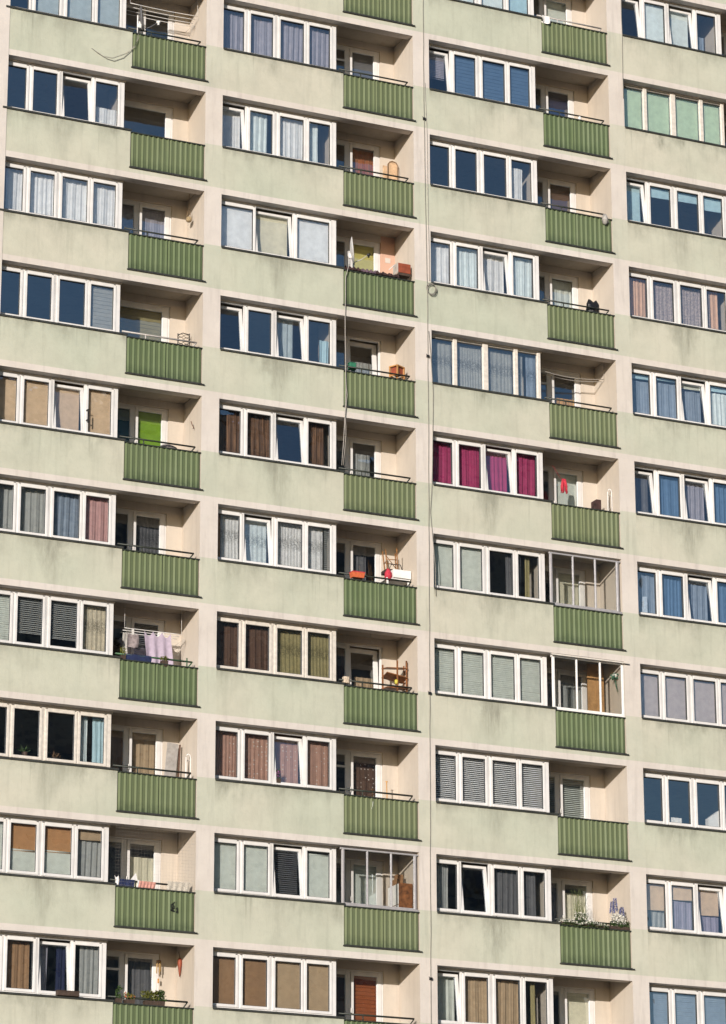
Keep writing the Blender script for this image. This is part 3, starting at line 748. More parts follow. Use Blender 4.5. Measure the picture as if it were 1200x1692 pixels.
dish(0, 0, 3.68, -1.02, .33, simple('dark_dish_grey', (.12, .12, .125), .45), 'dark grey satellite dish seen edge on at the top left balcony', WHITE)
t = thing('antenna_mast', 0, 0, (3.53, .02, -1.49), 'thin white aerial tube standing beside the dark satellite dish', 'aerial')
m = MB(); m.tube([(0, 0, 0), (0, 0, .52)], .017, 8); m.build('tube', WHITE, t)
m = MB(); m.bevel_box(-.01, .09, -.05, .0, .16, .27, .008); m.build('amplifier', WHITE, t)
dish(1, 2, 3.69, -.90, .36, DISHM, 'pale grey satellite dish at the balcony with dark cloths over its railing', BLACK)

def cable(label, pts, r=.011, mat=None, name='cable', clips=()):
    m = MB(); P_ = [Vector(p) for p in pts]; out = []
    for a, e in zip(P_, P_[1:]):
        n = max(2, int((e-a).length/.5))
        for i in range(n): 
            q = a.lerp(e, i/n); out.append(q+Vector((rnd.uniform(-.008, .008), 0, 0)))
    out.append(P_[-1]); m.tube(out, r, 5)
    return tag(m.build(name, mat or CABLEM, None), label, 'cable', 'cables hanging on the facade')
def fp(x, z, y=-.02): return (x, y, Z0+z)
cable('long dark cable running down the pier between the second and third columns', [fp(5.72, 5), fp(5.71, -1.2), fp(5.72, -4.1), fp(5.76, -7.2), fp(5.76, -9.84), fp(5.75, -14.1), fp(5.73, -18.3), fp(5.70, -23), fp(5.69, -27.5)], .009)
cable('slack second cable with a loose end beside the long pier cable', [fp(5.75, -1.3), fp(5.80, -3.0), fp(5.79, -4.2), fp(5.83, -6.9)], .008, CABLEL)
cable('slack grey cable hanging in a shallow bow beside the pier cable', [fp(5.80, -8.3), fp(5.90, -10), fp(5.86, -12.2), fp(5.80, -13.2), fp(5.92, -14.6), fp(5.93, -15.4)], .010)
cable('short dark cable down the pier between the third and far right columns', [fp(11.74, 5), fp(11.75, 2.4), fp(11.74, 0.2), fp(11.73, -.6)], .009)
cable('pale cable dropping from the pale satellite dish past two railings', [fp(3.52, -6.85, -.07), fp(3.43, -7.2, -.06), fp(3.40, -8.2, -.06), fp(3.42, -9.5, -.06), fp(3.44, -10.2, -.06), fp(3.40, -11.1, -.06), fp(3.32, -12.3, -.04)], .010, CABLEL)
cable('second pale cable dropping beside the first below the pale satellite dish', [fp(3.42, -9.6, -.05), fp(3.46, -10.4, -.05), fp(3.42, -11.0, -.05), fp(3.44, -11.5, -.05), fp(3.36, -12.3, -.04)], .008, CABLEL)
px = -PITCH
cable('thin looped cable sagging across the wall left of the dark satellite dish', [fp(px+2.28, -2.15), fp(px+2.45, -2.25), fp(px+2.7, -2.36), fp(px+2.9, -2.39), fp(px+3.15, -2.25), fp(px+3.35, -2.02, -.03), fp(px+3.48, -1.75, -.05), fp(px+3.53, -1.52, -.05)], .007, CABLEM)
cable('thinner loop of cable sagging above the one left of the dark dish', [fp(px+2.30, -2.16), fp(px+2.6, -2.31), fp(px+2.85, -2.31), fp(px+3.2, -2.12), fp(px+3.45, -1.9, -.05), fp(px+3.55, -1.6, -.05)], .005, CABLEL)
m = MB()
for i in range(3):
    m.tube([(.13*math.cos(a)+.01*i, -.02-.012*i, .15*math.sin(a)-.02*i) for a in [j*.35 for j in range(19)]], .009, 5)
tag(m.build('cable_coil', CABLEM, None, fp(5.86, -7.12)), 'coil of spare cable hanging on the wall beside the long pier cable', 'cable coil')
for z, w_ in ((-2.35, 'uppermost'), (-9.0, 'upper'), (-17.95, 'lower'), (-25.1, 'lowest')):
    m = MB(); m.box(-.035, .035, -.05, 0, -.03, .03); m.tube([(-.03, -.03, .0), (-.06, -.05, .05)], .008, 4)
    tag(m.build('cable_clamp', BLACK, None, fp({-2.35: 5.715, -9.0: 5.76, -17.95: 5.73, -25.1: 5.69}[z], z, -.004)), f'{w_} small dark clamp holding the long cable on the pier', 'clamp')

# drying racks and clothes lines
def rods(b, k, x0, x1, ys, z, sag, label, mat=WHITE, hang_=0.16):
    t = thing('clothes_airer', b, k, (0, 0, 0), label, 'clothes airer', 'clothes airers under balcony ceilings')
    for i, y in enumerate(ys):
        m = MB(); m.tube([(x0+(x1-x0)*j/8, y, z-.02*i-sag*math.sin(math.pi*j/8)) for j in range(9)], .009, 5); m.build('rod', mat, t)
    for x in (x0, x1):
        m = MB(); m.tube([(x, ys[0], z-sag*0), (x, ys[0], hang_)], .005, 4); m.build('cord', mat, t)
    return t
rods(0, 0, 3.48, 5.34, (.45, .62, .80, .95), -.44, .02, 'white clothes airer of thin rods across the top left balcony')
rods(0, 6, 3.72, 5.20, (.6, .74, .88), -.52, .0, 'white clothes airer carrying lilac laundry')
rods(2, 3, 3.35, 5.38, (.62, .75), -.34, .10, 'pair of slack clothes lines before the amber door curtain', CABLEL, .12)
def wallrack(b, k, x, z, label):
    t = thing('wall_rack', b, k, (x, 0, z), label, 'drying rack')
    for i in range(4):
        m = MB(); m.tube([(-.42, 1.12-.16*i*.2, -.10*i), (.0, 1.1-.2*i*.4, -.10*i-.02), (.11, .72, .08-.02*i)], .006, 4); m.build('wire', CABLEL, t)
wallrack(0, 0, 5.25, -.62, 'folding wire drying rack on the back wall behind the dark satellite dish')
wallrack(0, 6, 5.22, -.66, 'folding wire drying rack on the wall right of the lilac laundry')

def hung_cloth(m, x0, x1, z0, z1, y, sag=.03, waves=3, amp=.02, skew=0.):
    ph = rnd.uniform(0, 6)
    def fn(u, v):
        s_ = sag*abs(math.sin(waves*math.pi*u))*(1-v)
        return Vector((x0+(x1-x0)*u+skew*v+.012*math.sin(4*v+ph), y+amp*math.sin(u*waves*6.28+ph+v)*(.3+.7*v), z0-s_-(z0-z1)*v+.012*math.sin(u*9+ph)*v))
    m.grid(fn, 24, 10)
def laundry(b, k, x0, x1, z0, z1, y, mat, label, sag=.03, waves=3, amp=.02, skew=0., cat='laundry'):
    m = MB(); hung_cloth(m, x0, x1, z0, z1, y, sag, waves, amp, skew)
    def fnb(o): return o
    return single('laundry', b, k, m, mat, label, cat, 'laundry drying on balconies')
laundry(0, 6, 4.24, 4.93, -.53, -1.34, .60, LILAC, 'lilac cloth pegged in three sagging folds over the balcony', .12, 3, .03, .05)
laundry(0, 6, 3.84, 4.13, -.60, -.95, .72, TAUPE, 'small taupe garment with lacy edge left of the lilac cloth', .03, 1, .03)
laundry(0, 6, 3.72, 3.86, -.58, -1.15, .75, GREYC, 'pale grey cloth hanging far left of the lilac cloth', .02, 1, .02)
m = MB(); m.lathe([(.01, 0), (.09, .03), (.12, .12), (.09, .2), (.02, .22)], (3.60, .7, -.98), 12)
single('basket', 0, 6, m, BLACK, 'dark round peg bag beside the pale grey laundry', 'peg bag')
m = MB(); hung_cloth(m, 3.53, 4.22, -1.315, -1.47, .068, .0, 2, .006); hung_cloth(m, 3.53, 4.22, -1.316, -1.45, .112, .0, 2, .006)
m.grid(lambda u, v: Vector((3.53+.69*u, .068+.044*v, -1.314+.008*math.sin(v*3.14))), 10, 3)
single('laundry', 0, 6, m, NAVY, 'dark blue towel folded over the green handrail below the lilac cloth', 'towel', 'laundry drying on balconies')
laundry(0, 8, 3.40, 3.50, -1.22, -1.47, .07, WHITE, 'white sock pair hanging at the left end of the handrail', .05, 1, .01)
laundry(0, 8, 3.52, 3.90, -1.30, -1.50, .065, NAVY, 'navy garment hung over the handrail beside pink towel', .0, 2, .01)
laundry(0, 8, 3.99, 4.42, -1.305, -1.52, .06, PINKC, 'dusty pink towel hung over the handrail', .01, 5, .016)
m = MB()
for a, e, z0, z1 in ((3.80, 3.98, -1.30, -1.12),):
    m.v += [(a, .08, z0), (e, .08, z0-.01), (e-.04, .10, z1), (a, .09, z0), (e, .09, z0-.01), (e-.04, .11, z1)]
    m.f += [(0, 1, 2), (5, 4, 3), (0, 3, 4, 1), (1, 4, 5, 2), (2, 5, 3, 0)]; m.m += [0]*5
single('laundry', 0, 8, m, WHITE, 'white pointed cloth standing up between the navy and pink laundry', 'laundry', 'laundry drying on balconies')
laundry(0, 8, 3.96, 4.0, -1.30, -1.50, .055, WHITE, 'narrow white strip of cloth beside the pink towel', .0, 1, .004)
laundry(0, 8, 4.72, 5.30, -1.25, -1.50, .07, simple('pale_net_cloth', (.55, .50, .42), .9, .25, 60), 'pale net cloth hung at the right end of the handrail', .0, 4, .012)
# bird net stretched over the balcony
m = MB()
for i in range(26): m.tube([(3.40+i*.08, .03, -1.48), (3.40+i*.08, .03, -.01)], .0011, 3)
for i in range(18): m.tube([(3.40, .032, -1.45+i*.08), (5.40, .032, -1.45+i*.08)], .0011, 3)
single('bird_net', 0, 8, m, CABLEL, 'fine pale bird net stretched across the balcony above the sprayed mark', 'bird net')
# sprayed mark on the railing: black strokes on the sheet
m = MB()
def stroke(pts, w=.026):
    for (a, b_), (c_, d) in zip(pts, pts[1:]):
        L = math.hypot(c_-a, d-b_); nx, nz = -(d-b_)/L*w/2, (c_-a)/L*w/2
        m.v += [(a-nx, -.009, b_-nz), (c_-nx, -.009, d-nz), (c_+nx, -.009, d+nz), (a+nx, -.009, b_+nz)]; n = len(m.v)
        m.f.append((n-4, n-3, n-2, n-1)); m.m.append(0)
stroke([(4.79, -1.84), (4.91, -1.75)]); stroke([(4.91, -1.75), (4.905, -1.88)]); stroke([(4.80, -1.85), (4.82, -1.97)]); stroke([(4.78, -1.955), (4.96, -2.0)], .034)
stroke([(4.84, -1.80), (4.85, -1.96)]); stroke([(4.82, -1.90), (4.96, -1.92)], .02); stroke([(4.95, -1.88), (4.96, -2.0)], .03); stroke([(4.87, -1.84), (4.92, -1.98)], .018)
o = m.build('spray_mark', SPRAY, None, cell(0, 8)); tag(o, 'black angular mark sprayed on the green railing below the pink towel', 'graffiti')
m = MB(); stroke([(4.17, -1.60), (4.155, -1.72), (4.135, -1.79)], .02)
tag(m.build('scratch_mark', SCUFF, None, cell(1, 7)), 'pale scratch on the green railing below the patterned lace door', 'scratch')

# seats, tables, boards
def bar(m, a, b_, r=.014, n=6): m.tube([a, b_], r, n)
t = thing('folding_chair', 0, 3, (5.12, .62, -2.45), 'black ornate metal chair back showing over the railing', 'chair')
m = MB(); x0, x1, y0, y1 = -.11, .20, 0, -.15
for x in (x0, x1): bar(m, (x, 0, 0), (x, .04, 1.52 if x == x0 else 1.56), .012)
m.build('back_post', BLACK, t)
m = MB()
for i in range(4):
    for j in range(2): m.tube([(x0+.155*j+.0775+.07*math.cos(a), .035, 1.22+.085*i+.04*math.sin(a)) for a in [q*.7 for q in range(10)]], .007, 4)
m.tube([(x0, .04, 1.47), (.02, .04, 1.55), (x1, .04, 1.53)], .012, 5); m.tube([(x0, .04, 1.16), (x1, .04, 1.16)], .01, 5); m.build('backrest', BLACK, t)
m = MB(); m.bevel_box(x0, x1, -.38, .03, .44, .46); m.build('seat', BLACK, t)
m = MB()
for x in (x0, x1): bar(m, (x, -.36, 0), (x, -.36, .44), .012); m.tube([(x, -.36, .44), (x, -.30, .66), (x, .0, .68)], .011, 5)
m.build('front_leg', BLACK, t)
m = MB(); m.lathe([(.02, .0), (.30, .02), (.26, .12), (.14, .19), (.02, .21)], (4.68, .45, -1.47), 20)
single('wicker_dome', 0, 4, m, WICKER, 'grey woven dome lying behind the railing under the green blind', 'wicker dome')
m = MB(); m.tube([(5.30, .42, -.55), (5.33, .40, -.66), (5.36, .40, -.70), (5.35, .40, -.75)], .012, 5)
single('wall_hook', 0, 4, m, simple('rusty_iron', (.16, .09, .06), .7), 'small rusty hook on the wall right of the lime green blind', 'hook')
t = thing('leaning_board', 0, 7, (5.05, .9, -2.45), 'pale grey board leaning in the corner behind the railing', 'board')
m = MB(); T = Matrix.Rotation(R(6), 4, 'Y') @ Matrix.Rotation(R(-3), 4, 'X'); m.box(-.22, .06, -.02, .02, 0, 2.05, M=T); m.build('panel', simple('grey_board', (.36, .34, .32), .6, .2, 4), t)
m = MB(); T2 = Matrix.Translation((.20, 0, 0)) @ Matrix.Rotation(R(2), 4, 'Y'); m.box(-.012, .014, -.03, .03, 0, 2.0, M=T2); m.build('batten', simple('dark_batten', (.11, .06, .04), .6), t)
def tubeframe(b, k, x, z, label):
    t = thing('tube_rack', b, k, (x, .36, -2.45), label, 'folding frame')
    for dx, dy, h in ((0, 0, z), (.05, .1, z-.12)):
        m = MB(); H = h+2.45; w_ = .062
        m.tube([(-w_+dx, dy, .0), (-w_+dx, dy, H-.09), (-w_*.6+dx, dy, H-.02), (dx, dy, H), (w_*.6+dx, dy, H-.02), (w_+dx, dy, H-.09), (w_+dx, dy, 0)], .012, 6)
        m.build('bent_tube', WHITE if dy == 0 else RAILGREY, t)
    m = MB(); m.tube([(-.06, .0, H-.5), (.06, .1, H-.36)], .010, 5); m.build('brace', RAILGREY, t)
tubeframe(0, 7, 5.33, -.80, 'white bent tube frame standing in the corner beside the leaning board')
tubeframe(2, 4, 5.32, -.74, 'white bent tube frame standing beside the balcony with the red cloth')

m = MB(); T = Matrix.Identity(4)
t = thing('deck_chair', 1, 1, (5.17, .80, -2.45), 'folded beige chair with rounded canvas back behind the railing', 'chair')
pts = [(.16, 0, 0), (.16, 0, 1.76), (.11, 0, 1.84), (.0, 0, 1.87), (-.08, 0, 1.84), (-.13, 0, 1.76), (-.14, 0, 0)]
m = MB(); m.tube(pts, .013, 6); m.build('frame', simple('bronze_tube', (.20, .12, .06), .4), t)
m = MB(); m.grid(lambda u, v: Vector((-.13+.28*u, .01+.02*math.sin(v*3), 1.30+v*(.50+.06*math.sin(math.pi*u)))), 8, 8); m.build('canvas', CANVAS, t)
m = MB(); m.bevel_box(-.24, -.12, .06, .09, .9, 1.74, .01); m.build('seat', CANVAS, t)
t = thing('wooden_stool', 1, 3, (5.05, .34, -1.48), 'small pale wooden stool standing on end above the railing', 'stool')
T = Matrix.Rotation(R(28), 4, 'Z')
m = MB(); m.box(-.16, .16, -.14, .14, .42, .45, M=T); m.build('seat', WOODL, t)
for sx in (-1, 1):
    for sy in (-1, 1):
        m = MB(); m.box(sx*.14-.018, sx*.14+.018, sy*.12-.018, sy*.12+.018, -.5, .42, M=T); m.build('leg', WOODL, t)
m = MB()
for sy in (-1, 1): m.box(-.122, .122, sy*.12-.01, sy*.12+.01, .17, .205, M=T); 
for sx in (-1, 1): m.box(sx*.14-.01, sx*.14+.01, -.102, .102, .17, .205, M=T)
m.build('stretcher', WOODL, t)
m = MB(); m.box(-.12, .12, -.10, .10, .22, .40, M=T); m.build('shelf_box', REDBROWN, t)
m = MB(); m.bevel_box(3.62, 3.80, .12, .24, -1.37, -1.19, .01); m.box(3.61, 3.81, .115, .245, -1.20, -1.185); single('planter_pot', 1, 3, m, GREENPL, 'green plastic pot on the handrail beside the tipped balcony door', 'pot')
# red box and cloths by the pale dish
t = thing('red_crate', 1, 2, (4.97, .06, -1.34), 'rust red box with a pale side standing on the railing', 'box')
T = Matrix.Rotation(R(0), 4, 'Z')
m = MB(); m.bevel_box(0, .36, 0, .03, .07, .33, .006); m.build('front_board', REDBROWN, t)
m = MB(); m.box(-.012, 0, .0, .30, .07, .33); m.box(0, .36, .03, .30, .32, .33); m.build('side_board', simple('pale_box_side', (.52, .47, .42), .7, .1, 8), t)
m = MB(); m.box(.02, .35, .01, .28, 0, .068); m.build('base', TERRA, t)
def heap(b, k, x0, x1, mat, label, z=-1.40):
    m = MB(); ph = rnd.uniform(0, 6)
    def fn(u, v):
        a = math.pi*v; rr_ = .055*(1+.25*math.sin(u*23+ph)+.15*math.sin(u*51+v*6))
        return Vector((x0+(x1-x0)*u, .03-.08*math.cos(a)*(1+.1*math.sin(u*31)), z-.075+rr_*1.7*math.sin(a)))
    m.grid(fn, 40, 8); single('rail_cloth', b, k, m, mat, label, 'cloth', 'cloths lying over a railing')
heap(1, 2, 3.45, 3.88, DARKC, 'dark brown cloth over the railing under the pale satellite dish')
heap(1, 2, 3.86, 4.30, simple('plum_cloth', (.13, .085, .11), .9, .3, 12), 'plum coloured cloth over the railing right of the pale satellite dish')
heap(1, 2, 4.28, 4.95, DARKC, 'long dark cloth over the railing left of the rust red box')
m = MB(); m.bevel_box(5.13, 5.28, D-.008, D-.001, -.57, -.43, .003); single('wall_plate', 1, 2, m, CREAM, 'square cream plate on the salmon balcony wall', 'wall plate')
m = MB(); m.tube([(4.72, .1, -1.24), (4.90, .1, -1.06)], .01, 5); single('stick', 1, 2, m, WHITE, 'thin white stick leaning against the rust red box', 'stick')
# B5
t = thing('flower_box', 1, 5, (3.60, .0, -1.483), 'orange plastic flower box hooked on the railing', 'flower box')
m = MB(); m.v = [(0, -.10, .03), (.30, -.10, .03), (.30, .06, .03), (0, .06, .03), (-.02, -.12, .16), (.32, -.12, .16), (.32, .08, .16), (-.02, .08, .16)]
m.f = [(3, 2, 1, 0), (0, 1, 5, 4), (1, 2, 6, 5), (2, 3, 7, 6), (3, 0, 4, 7), (4, 5, 6, 7)]; m.m = [0]*6; m.build('trough', ORANGE, t)
m = MB(); m.box(-.025, .325, -.125, .085, .16, .18); m.build('rim', RED, t)
t = thing('bamboo_chair', 1, 5, (5.0, .62, -.99), 'bamboo chair turned upside down on top of a table', 'chair')
legs = [((-.17, -.12, .0), (-.24, -.16, .55)), ((.12, -.12, .0), (.07, -.16, .62)), ((-.1, .16, .0), (-.16, .2, .62)), ((.2, .16, .0), (.20, .2, .60))]
for a, e in legs: m = MB(); bar(m, a, e, .017); m.build('leg', BAMBOO, t)
m = MB(); m.tube([(-.2, -.14, .30), (.10, -.14, .32)], .012, 5); m.tube([(-.13, .18, .30), (.2, .18, .30)], .012, 5); m.tube([(-.2, -.14, .26), (-.13, .18, .28)], .012, 5); m.tube([(.1, -.14, .26), (.2, .18, .28)], .012, 5)
m.tube([(-.2, -.14, .38), (.2, .18, .20)], .010, 5); m.build('stretcher', BAMBOO, t)
m = MB(); m.bevel_box(-.20, .24, -.16, .2, -.03, .06, .02); m.build('seat', DARKC, t)
m = MB(); m.tube([(-.16, -.16, .0), (-.10, -.2, .16), (.15, -.2, .18), (.24, -.16, .02)], .012, 5); m.build('back_rail', BLACK, t)
m = MB(); m.bevel_box(4.90, 5.385, .28, .55, -1.20, -.985, .006); single('white_box', 1, 5, m, WHITE, 'white box under the upside down bamboo chair', 'box')
m = MB(); m.lathe([(.03, -.16), (.10, -.12), (.09, .05), (.03, .16)], (4.80, .40, -1.12), 10); single('red_bag', 1, 5, m, RED, 'red bundle left of the white box', 'bag')
m = MB(); m.bevel_box(4.72, 5.38, .32, .92, -1.25, -1.21); [m.box(x-.02, x+.02, y-.02, y+.02, -2.45, -1.25) for x in (4.76, 5.34) for y in (.36, .88)]
single('balcony_table', 1, 5, m, WHITE, 'white table carrying the white box and the bamboo chair', 'table')
# B6 shelf
t = thing('plant_stand', 1, 6, (5.07, .62, -2.45), 'brown wooden folding shelf standing above the railing', 'shelf')
for x, y, h in ((-.33, .0, 1.78), (-.02, -.2, 1.88), (.27, -.12, 1.92), (.33, .15, 1.86)):
    m = MB(); m.box(x-.017, x+.017, y-.017, y+.017, 0, h); m.build('post', WOODB, t)
for (z, x0, x1, y0, y1, sl_) in ((1.72, -.31, .27, -.2, .12, 8), (1.46, -.31, .27, -.2, .12, -14), (1.20, -.31, .30, -.22, .14, 5)):
    m = MB(); T = Matrix.Translation((0, 0, z)) @ Matrix.Rotation(R(-sl_*.6), 4, 'Y') @ Matrix.Rotation(R(sl_), 4, 'X'); m.box(x0, x1, y0, y1, -.012, .012, M=T); m.build('shelf_board', WOODB, t)
m = MB(); m.lathe([(.03, 0), (.04, .02), (.045, .10), (.02, .12)], (5.03, .44, -1.18), 12); single('yellow_pot', 1, 6, m, YELLOW, 'small yellow pot on the brown wooden shelf', 'pot')
m = MB(); m.bevel_box(3.42, 3.56, .02, .16, -1.42, -1.25, .012); single('stone_pot', 1, 6, m, simple('ribbed_cream_pot', (.56, .46, .35), .8, .25, 30), 'cream ribbed pot at the left end of the railing', 'pot')
m = MB(); m.tube([(4.35, .5, .16), (4.36, .5, -.05), (4.40, .5, -.16)], .006, 4); single('ceiling_wire', 1, 6, m, CABLEL, 'loose pale wire hanging from the balcony ceiling above the shelf', 'wire')
m = MB(); m.tube([(4.95, .8, -2.4), (4.93, .82, -.86)], .011, 6); m.tube([(4.90, .82, -.85), (4.96, .82, -.85)], .012, 5); single('broom_handle', 1, 7, m, simple('orange_stick', (.62, .30, .06), .5), 'orange broom handle leaning beside the patterned lace door', 'broom')
# glazed balcony with cabinet
t = thing('cabinet', 1, 8, (5.0, .32, -2.45), 'white fronted cabinet with brown sides inside the glazed balcony', 'cabinet')
m = MB(); m.box(.012, .38, .0, .62, 0, 1.72); m.build('carcass', WOODB, t)
for i in range(2): m = MB(); m.bevel_box(-.0, .011, .01+.31*i, .30+.31*i, .06, 1.18 - 0); m.box(.0, .011, .01+.31*i, .30+.31*i, 1.20, 1.70); m.build('door', WHITE, t)
m = MB(); m.bevel_box(5.06, 5.24, .55, .8, -.73, -.58); m.bevel_box(5.10, 5.26, .58, .78, -.58, -.46); single('cardboard_box', 1, 8, m, simple('brown_cardboard', (.28, .15, .07), .8), 'brown boxes stacked on the white fronted cabinet', 'box')
# C column
m = MB(); hung_cloth(m, 3.40, 3.62, -1.38, -1.60, -.05, .0, 1, .03); hung_cloth(m, 3.40, 3.62, -1.38, -1.56, .03, .0, 1, .02); m.grid(lambda u, v: Vector((3.40+.22*u, -.05+.08*v, -1.375+.02*math.sin(3.14*v))), 6, 4)
single('white_cloth', 2, -1, m, WHITE, 'white cloth over the left end of the railing with the pale handrail', 'cloth')
m = MB(); m.lathe([(.01, -.02), (.05, .02), (.035, .10), (.01, .12)], (4.55, .1, -1.45), 8); single('white_pot', 2, 0, m, WHITE, 'small white pot on the railing below the dark balcony door', 'pot')
m = MB(); m.lathe([(.02, -.28), (.07, -.24), (.085, -.12), (.05, -.02), (.02, .04)], (5.17, -.04, -1.41), 9)
for i in range(40): a = rnd.uniform(0, 6.28); m.tube([(5.17+.05*math.cos(a), -.04+.05*math.sin(a), -1.40), (5.17+.085*math.cos(a)+rnd.uniform(-.02, .02), -.04+.08*math.sin(a), -1.6+rnd.uniform(-.06, .08))], .006, 3)
single('mop_head', 2, 1, m, GREYC, 'grey mop head hanging over the right end of the railing', 'mop')
t_ = MB(); ph = 0
def bagf(u, v):
    a = 2*math.pi*u; w_ = (.20-.03*v)*(1+.10*math.sin(3*a+v*4)+.06*math.sin(7*a)); top = .33+.09*abs(math.cos(a))
    rr_ = w_*(1-(.35*(v-.7)/.3 if v > .7 else 0)); return Vector((4.88+rr_*math.cos(a), .24+rr_*.55*math.sin(a), -1.46+v*top*(1 + .0)))
t_.grid(bagf, 28, 10); 
single('rubbish_bag', 2, 2, t_, simple('black_bin_liner', (.012, .012, .014), .28, .3, 30, bump=.8), 'black plastic rubbish bag sitting behind the handrail', 'bag')
m = MB()
for i in range(22):
    a = rnd.uniform(-.1, .1); m.tube([(4.16+a*.5, .7, -.54+rnd.uniform(-.02, .02)), (4.16+a, .7+rnd.uniform(-.04, .04), -.72), (4.17+a*1.1, .7+rnd.uniform(-.03, .03), -.86+rnd.uniform(-.06, .04))], .026, 5, .5)
m.tube([(3.82, .7, -.18), (4.05, .7, -.50), (4.16, .7, -.58)], .004, 4)
single('red_cloth', 2, 4, m, RED, 'bright red frilled garment hanging before the balcony door', 'laundry', 'laundry drying on balconies')
m = MB(); m.bevel_box(5.0, 5.14, .5, .8, -1.45, -1.02); single('dark_box', 2, 4, m, DARKC, 'low dark box beside the white tube frame under the red garment', 'box')
m = MB(); m.box(4.80, 5.28, .86, .90, -2.45, .10); m.box(5.03, 5.045, .85, .86, -2.45, .10); single('wood_panel', 2, 6, m, simple('orange_wood_panel', (.42, .24, .10), .5, .15, 5), 'orange brown wooden panel standing inside the white framed glazed balcony', 'panel')
# plants
def leaves(m, c, rx, ry, rz, n, l, w, up=.3):
    for _ in range(n):
        a = rnd.uniform(0, 6.28); q = rnd.random()**.5; e = rnd.uniform(-1, 1)
        p = Vector((c[0]+rx*q*math.cos(a), c[1]+ry*q*math.sin(a), c[2]+rz*e))
        m.leaf(p, (rnd.uniform(-1, 1), rnd.uniform(-1, .6), rnd.uniform(-.4, 1)+up), l*rnd.uniform(.6, 1.3), w*rnd.uniform(.7, 1.2))
def potplant(b, k, p, label, leafm, rx, rz, n, l, w, pot=None, flower=None, nf=0, ry=.08, name='potted_plant', group='balcony plants'):
    t = thing(name, b, k, p, label, 'plant', group)
    m = MB(); leaves(m, (0, 0, rz*.8+.1), rx, ry, rz, n, l, w); m.build('foliage', leafm, t)
    m = MB(); X = max(.06, rx*.8)
    m.v = [(-X*.9, -.06, -.05), (X*.9, -.06, -.05), (X*.9, .06, -.05), (-X*.9, .06, -.05), (-X, -.08, .09), (X, -.08, .09), (X, .08, .09), (-X, .08, .09)]
    m.f = [(3, 2, 1, 0), (0, 1, 5, 4), (1, 2, 6, 5), (2, 3, 7, 6), (3, 0, 4, 7), (4, 5, 6, 7)]; m.m = [0]*6; m.build('pot', pot or TERRA, t)
    if flower:
        m = MB(); leaves(m, (0, -.02, rz*1.1+.1), rx, ry, rz*.9, nf, .035, .04); m.build('flowers', flower, t)
    return t
potplant(0, 9, (3.56, .10, -1.46), 'upright green plant at the left end of the bottom left railing', LEAF, .06, .15, 60, .09, .04)
potplant(0, 9, (3.83, .10, -1.47), 'yellow and red flowering plant between two green plants on the railing', LEAFY, .15, .06, 90, .06, .035, None, ORANGE, 30)
potplant(0, 9, (4.42, .14, -1.46), 'broad bushy green plant on the bottom left railing', LEAFY, .26, .11, 320, .08, .04)
potplant(0, 9, (4.62, .10, -1.46), 'dark green plant at the right end of the bushy one', LEAF, .10, .13, 130, .07, .035)
potplant(0, 6, (3.50, .12, -1.46), 'small yellow green plant left of the dark blue towel', LEAFY, .06, .10, 50, .07, .035)
potplant(0, 6, (4.55, .06, -1.49), 'small green plant on the railing under the lilac cloth', LEAFY, .10, .05, 70, .05, .03)
t = thing('flower_box', 0, 9, (1.99, -.10, -1.428), 'dark brown flower box on the window sill', 'flower box')
m = MB(); m.bevel_box(0, .54, 0, .12, 0.002, .11, .008); m.build('trough', TERRA, t)
m = MB(); m.box(-.01, .55, -.006, .126, .11, .122); m.build('rim', TERRA, t)
def spiky(b, k, p, label, mat, n=26, L=.20):
    t = thing('potted_plant', b, k, p, label, 'plant', 'plants inside windows')
    m = MB()
    for i in range(n):
        a = rnd.uniform(0, 6.28); e = rnd.uniform(.1, 1.3); d = Vector((math.cos(a)*math.cos(e), math.sin(a)*math.cos(e)*.5, math.sin(e)))
        m.leaf((0, 0, .12), d, L*rnd.uniform(.7, 1.2), .022)
    m.build('foliage', mat, t)
    m = MB(); m.lathe([(.05, -.02), (.06, .0), (.075, .11), (.07, .12)], (0, 0, 0), 12); m.build('pot', TERRA, t)
spiky(0, 7, (1.18, .33, -1.30), 'spiky green plant inside the second pane of the weathered cream window', LEAF)
spiky(0, 7, (1.98, .46, -1.32), 'brownish spiky plant inside the third pane of the weathered cream window', LEAFB, 34, .17)
potplant(1, 7, (1.76, .30, -1.30), 'mauve flowering plant inside the third pane of the dotted curtain window', LEAF, .05, .12, 60, .06, .03, None, PETALM, 30, .03)
t = thing('flower_box', 2, 8, (3.42, .0, -1.47), 'long flower box of white blossom along the railing', 'flower box')
m = MB(); m.bevel_box(.02, 1.30, .0, .15, -.01, .07, .01); m.build('trough', TERRA, t)
m = MB()
for i in range(900):
    x = rnd.uniform(0, 1.33); h = .10+.05*math.sin(x*9)+.02*math.sin(x*23); m.leaf((x, rnd.uniform(-.08, .14), h*rnd.uniform(.4, 1.1)), (rnd.uniform(-1, 1), -.8, rnd.uniform(0, 1)), .032, .032)
m.build('blossom', PETALW, t)
m = MB()
for i in range(600): m.leaf((rnd.uniform(0, 1.33), rnd.uniform(-.09, .12), rnd.uniform(-.03, .10)), (rnd.uniform(-1, 1), -.5, rnd.uniform(-.6, .8)), .05, .025)
m.build('foliage', LEAF, t)
t = thing('potted_plant', 2, 8, (4.06, .20, -1.45), 'tall thin grass rising above the white flower box', 'plant', 'balcony plants')
m = MB()
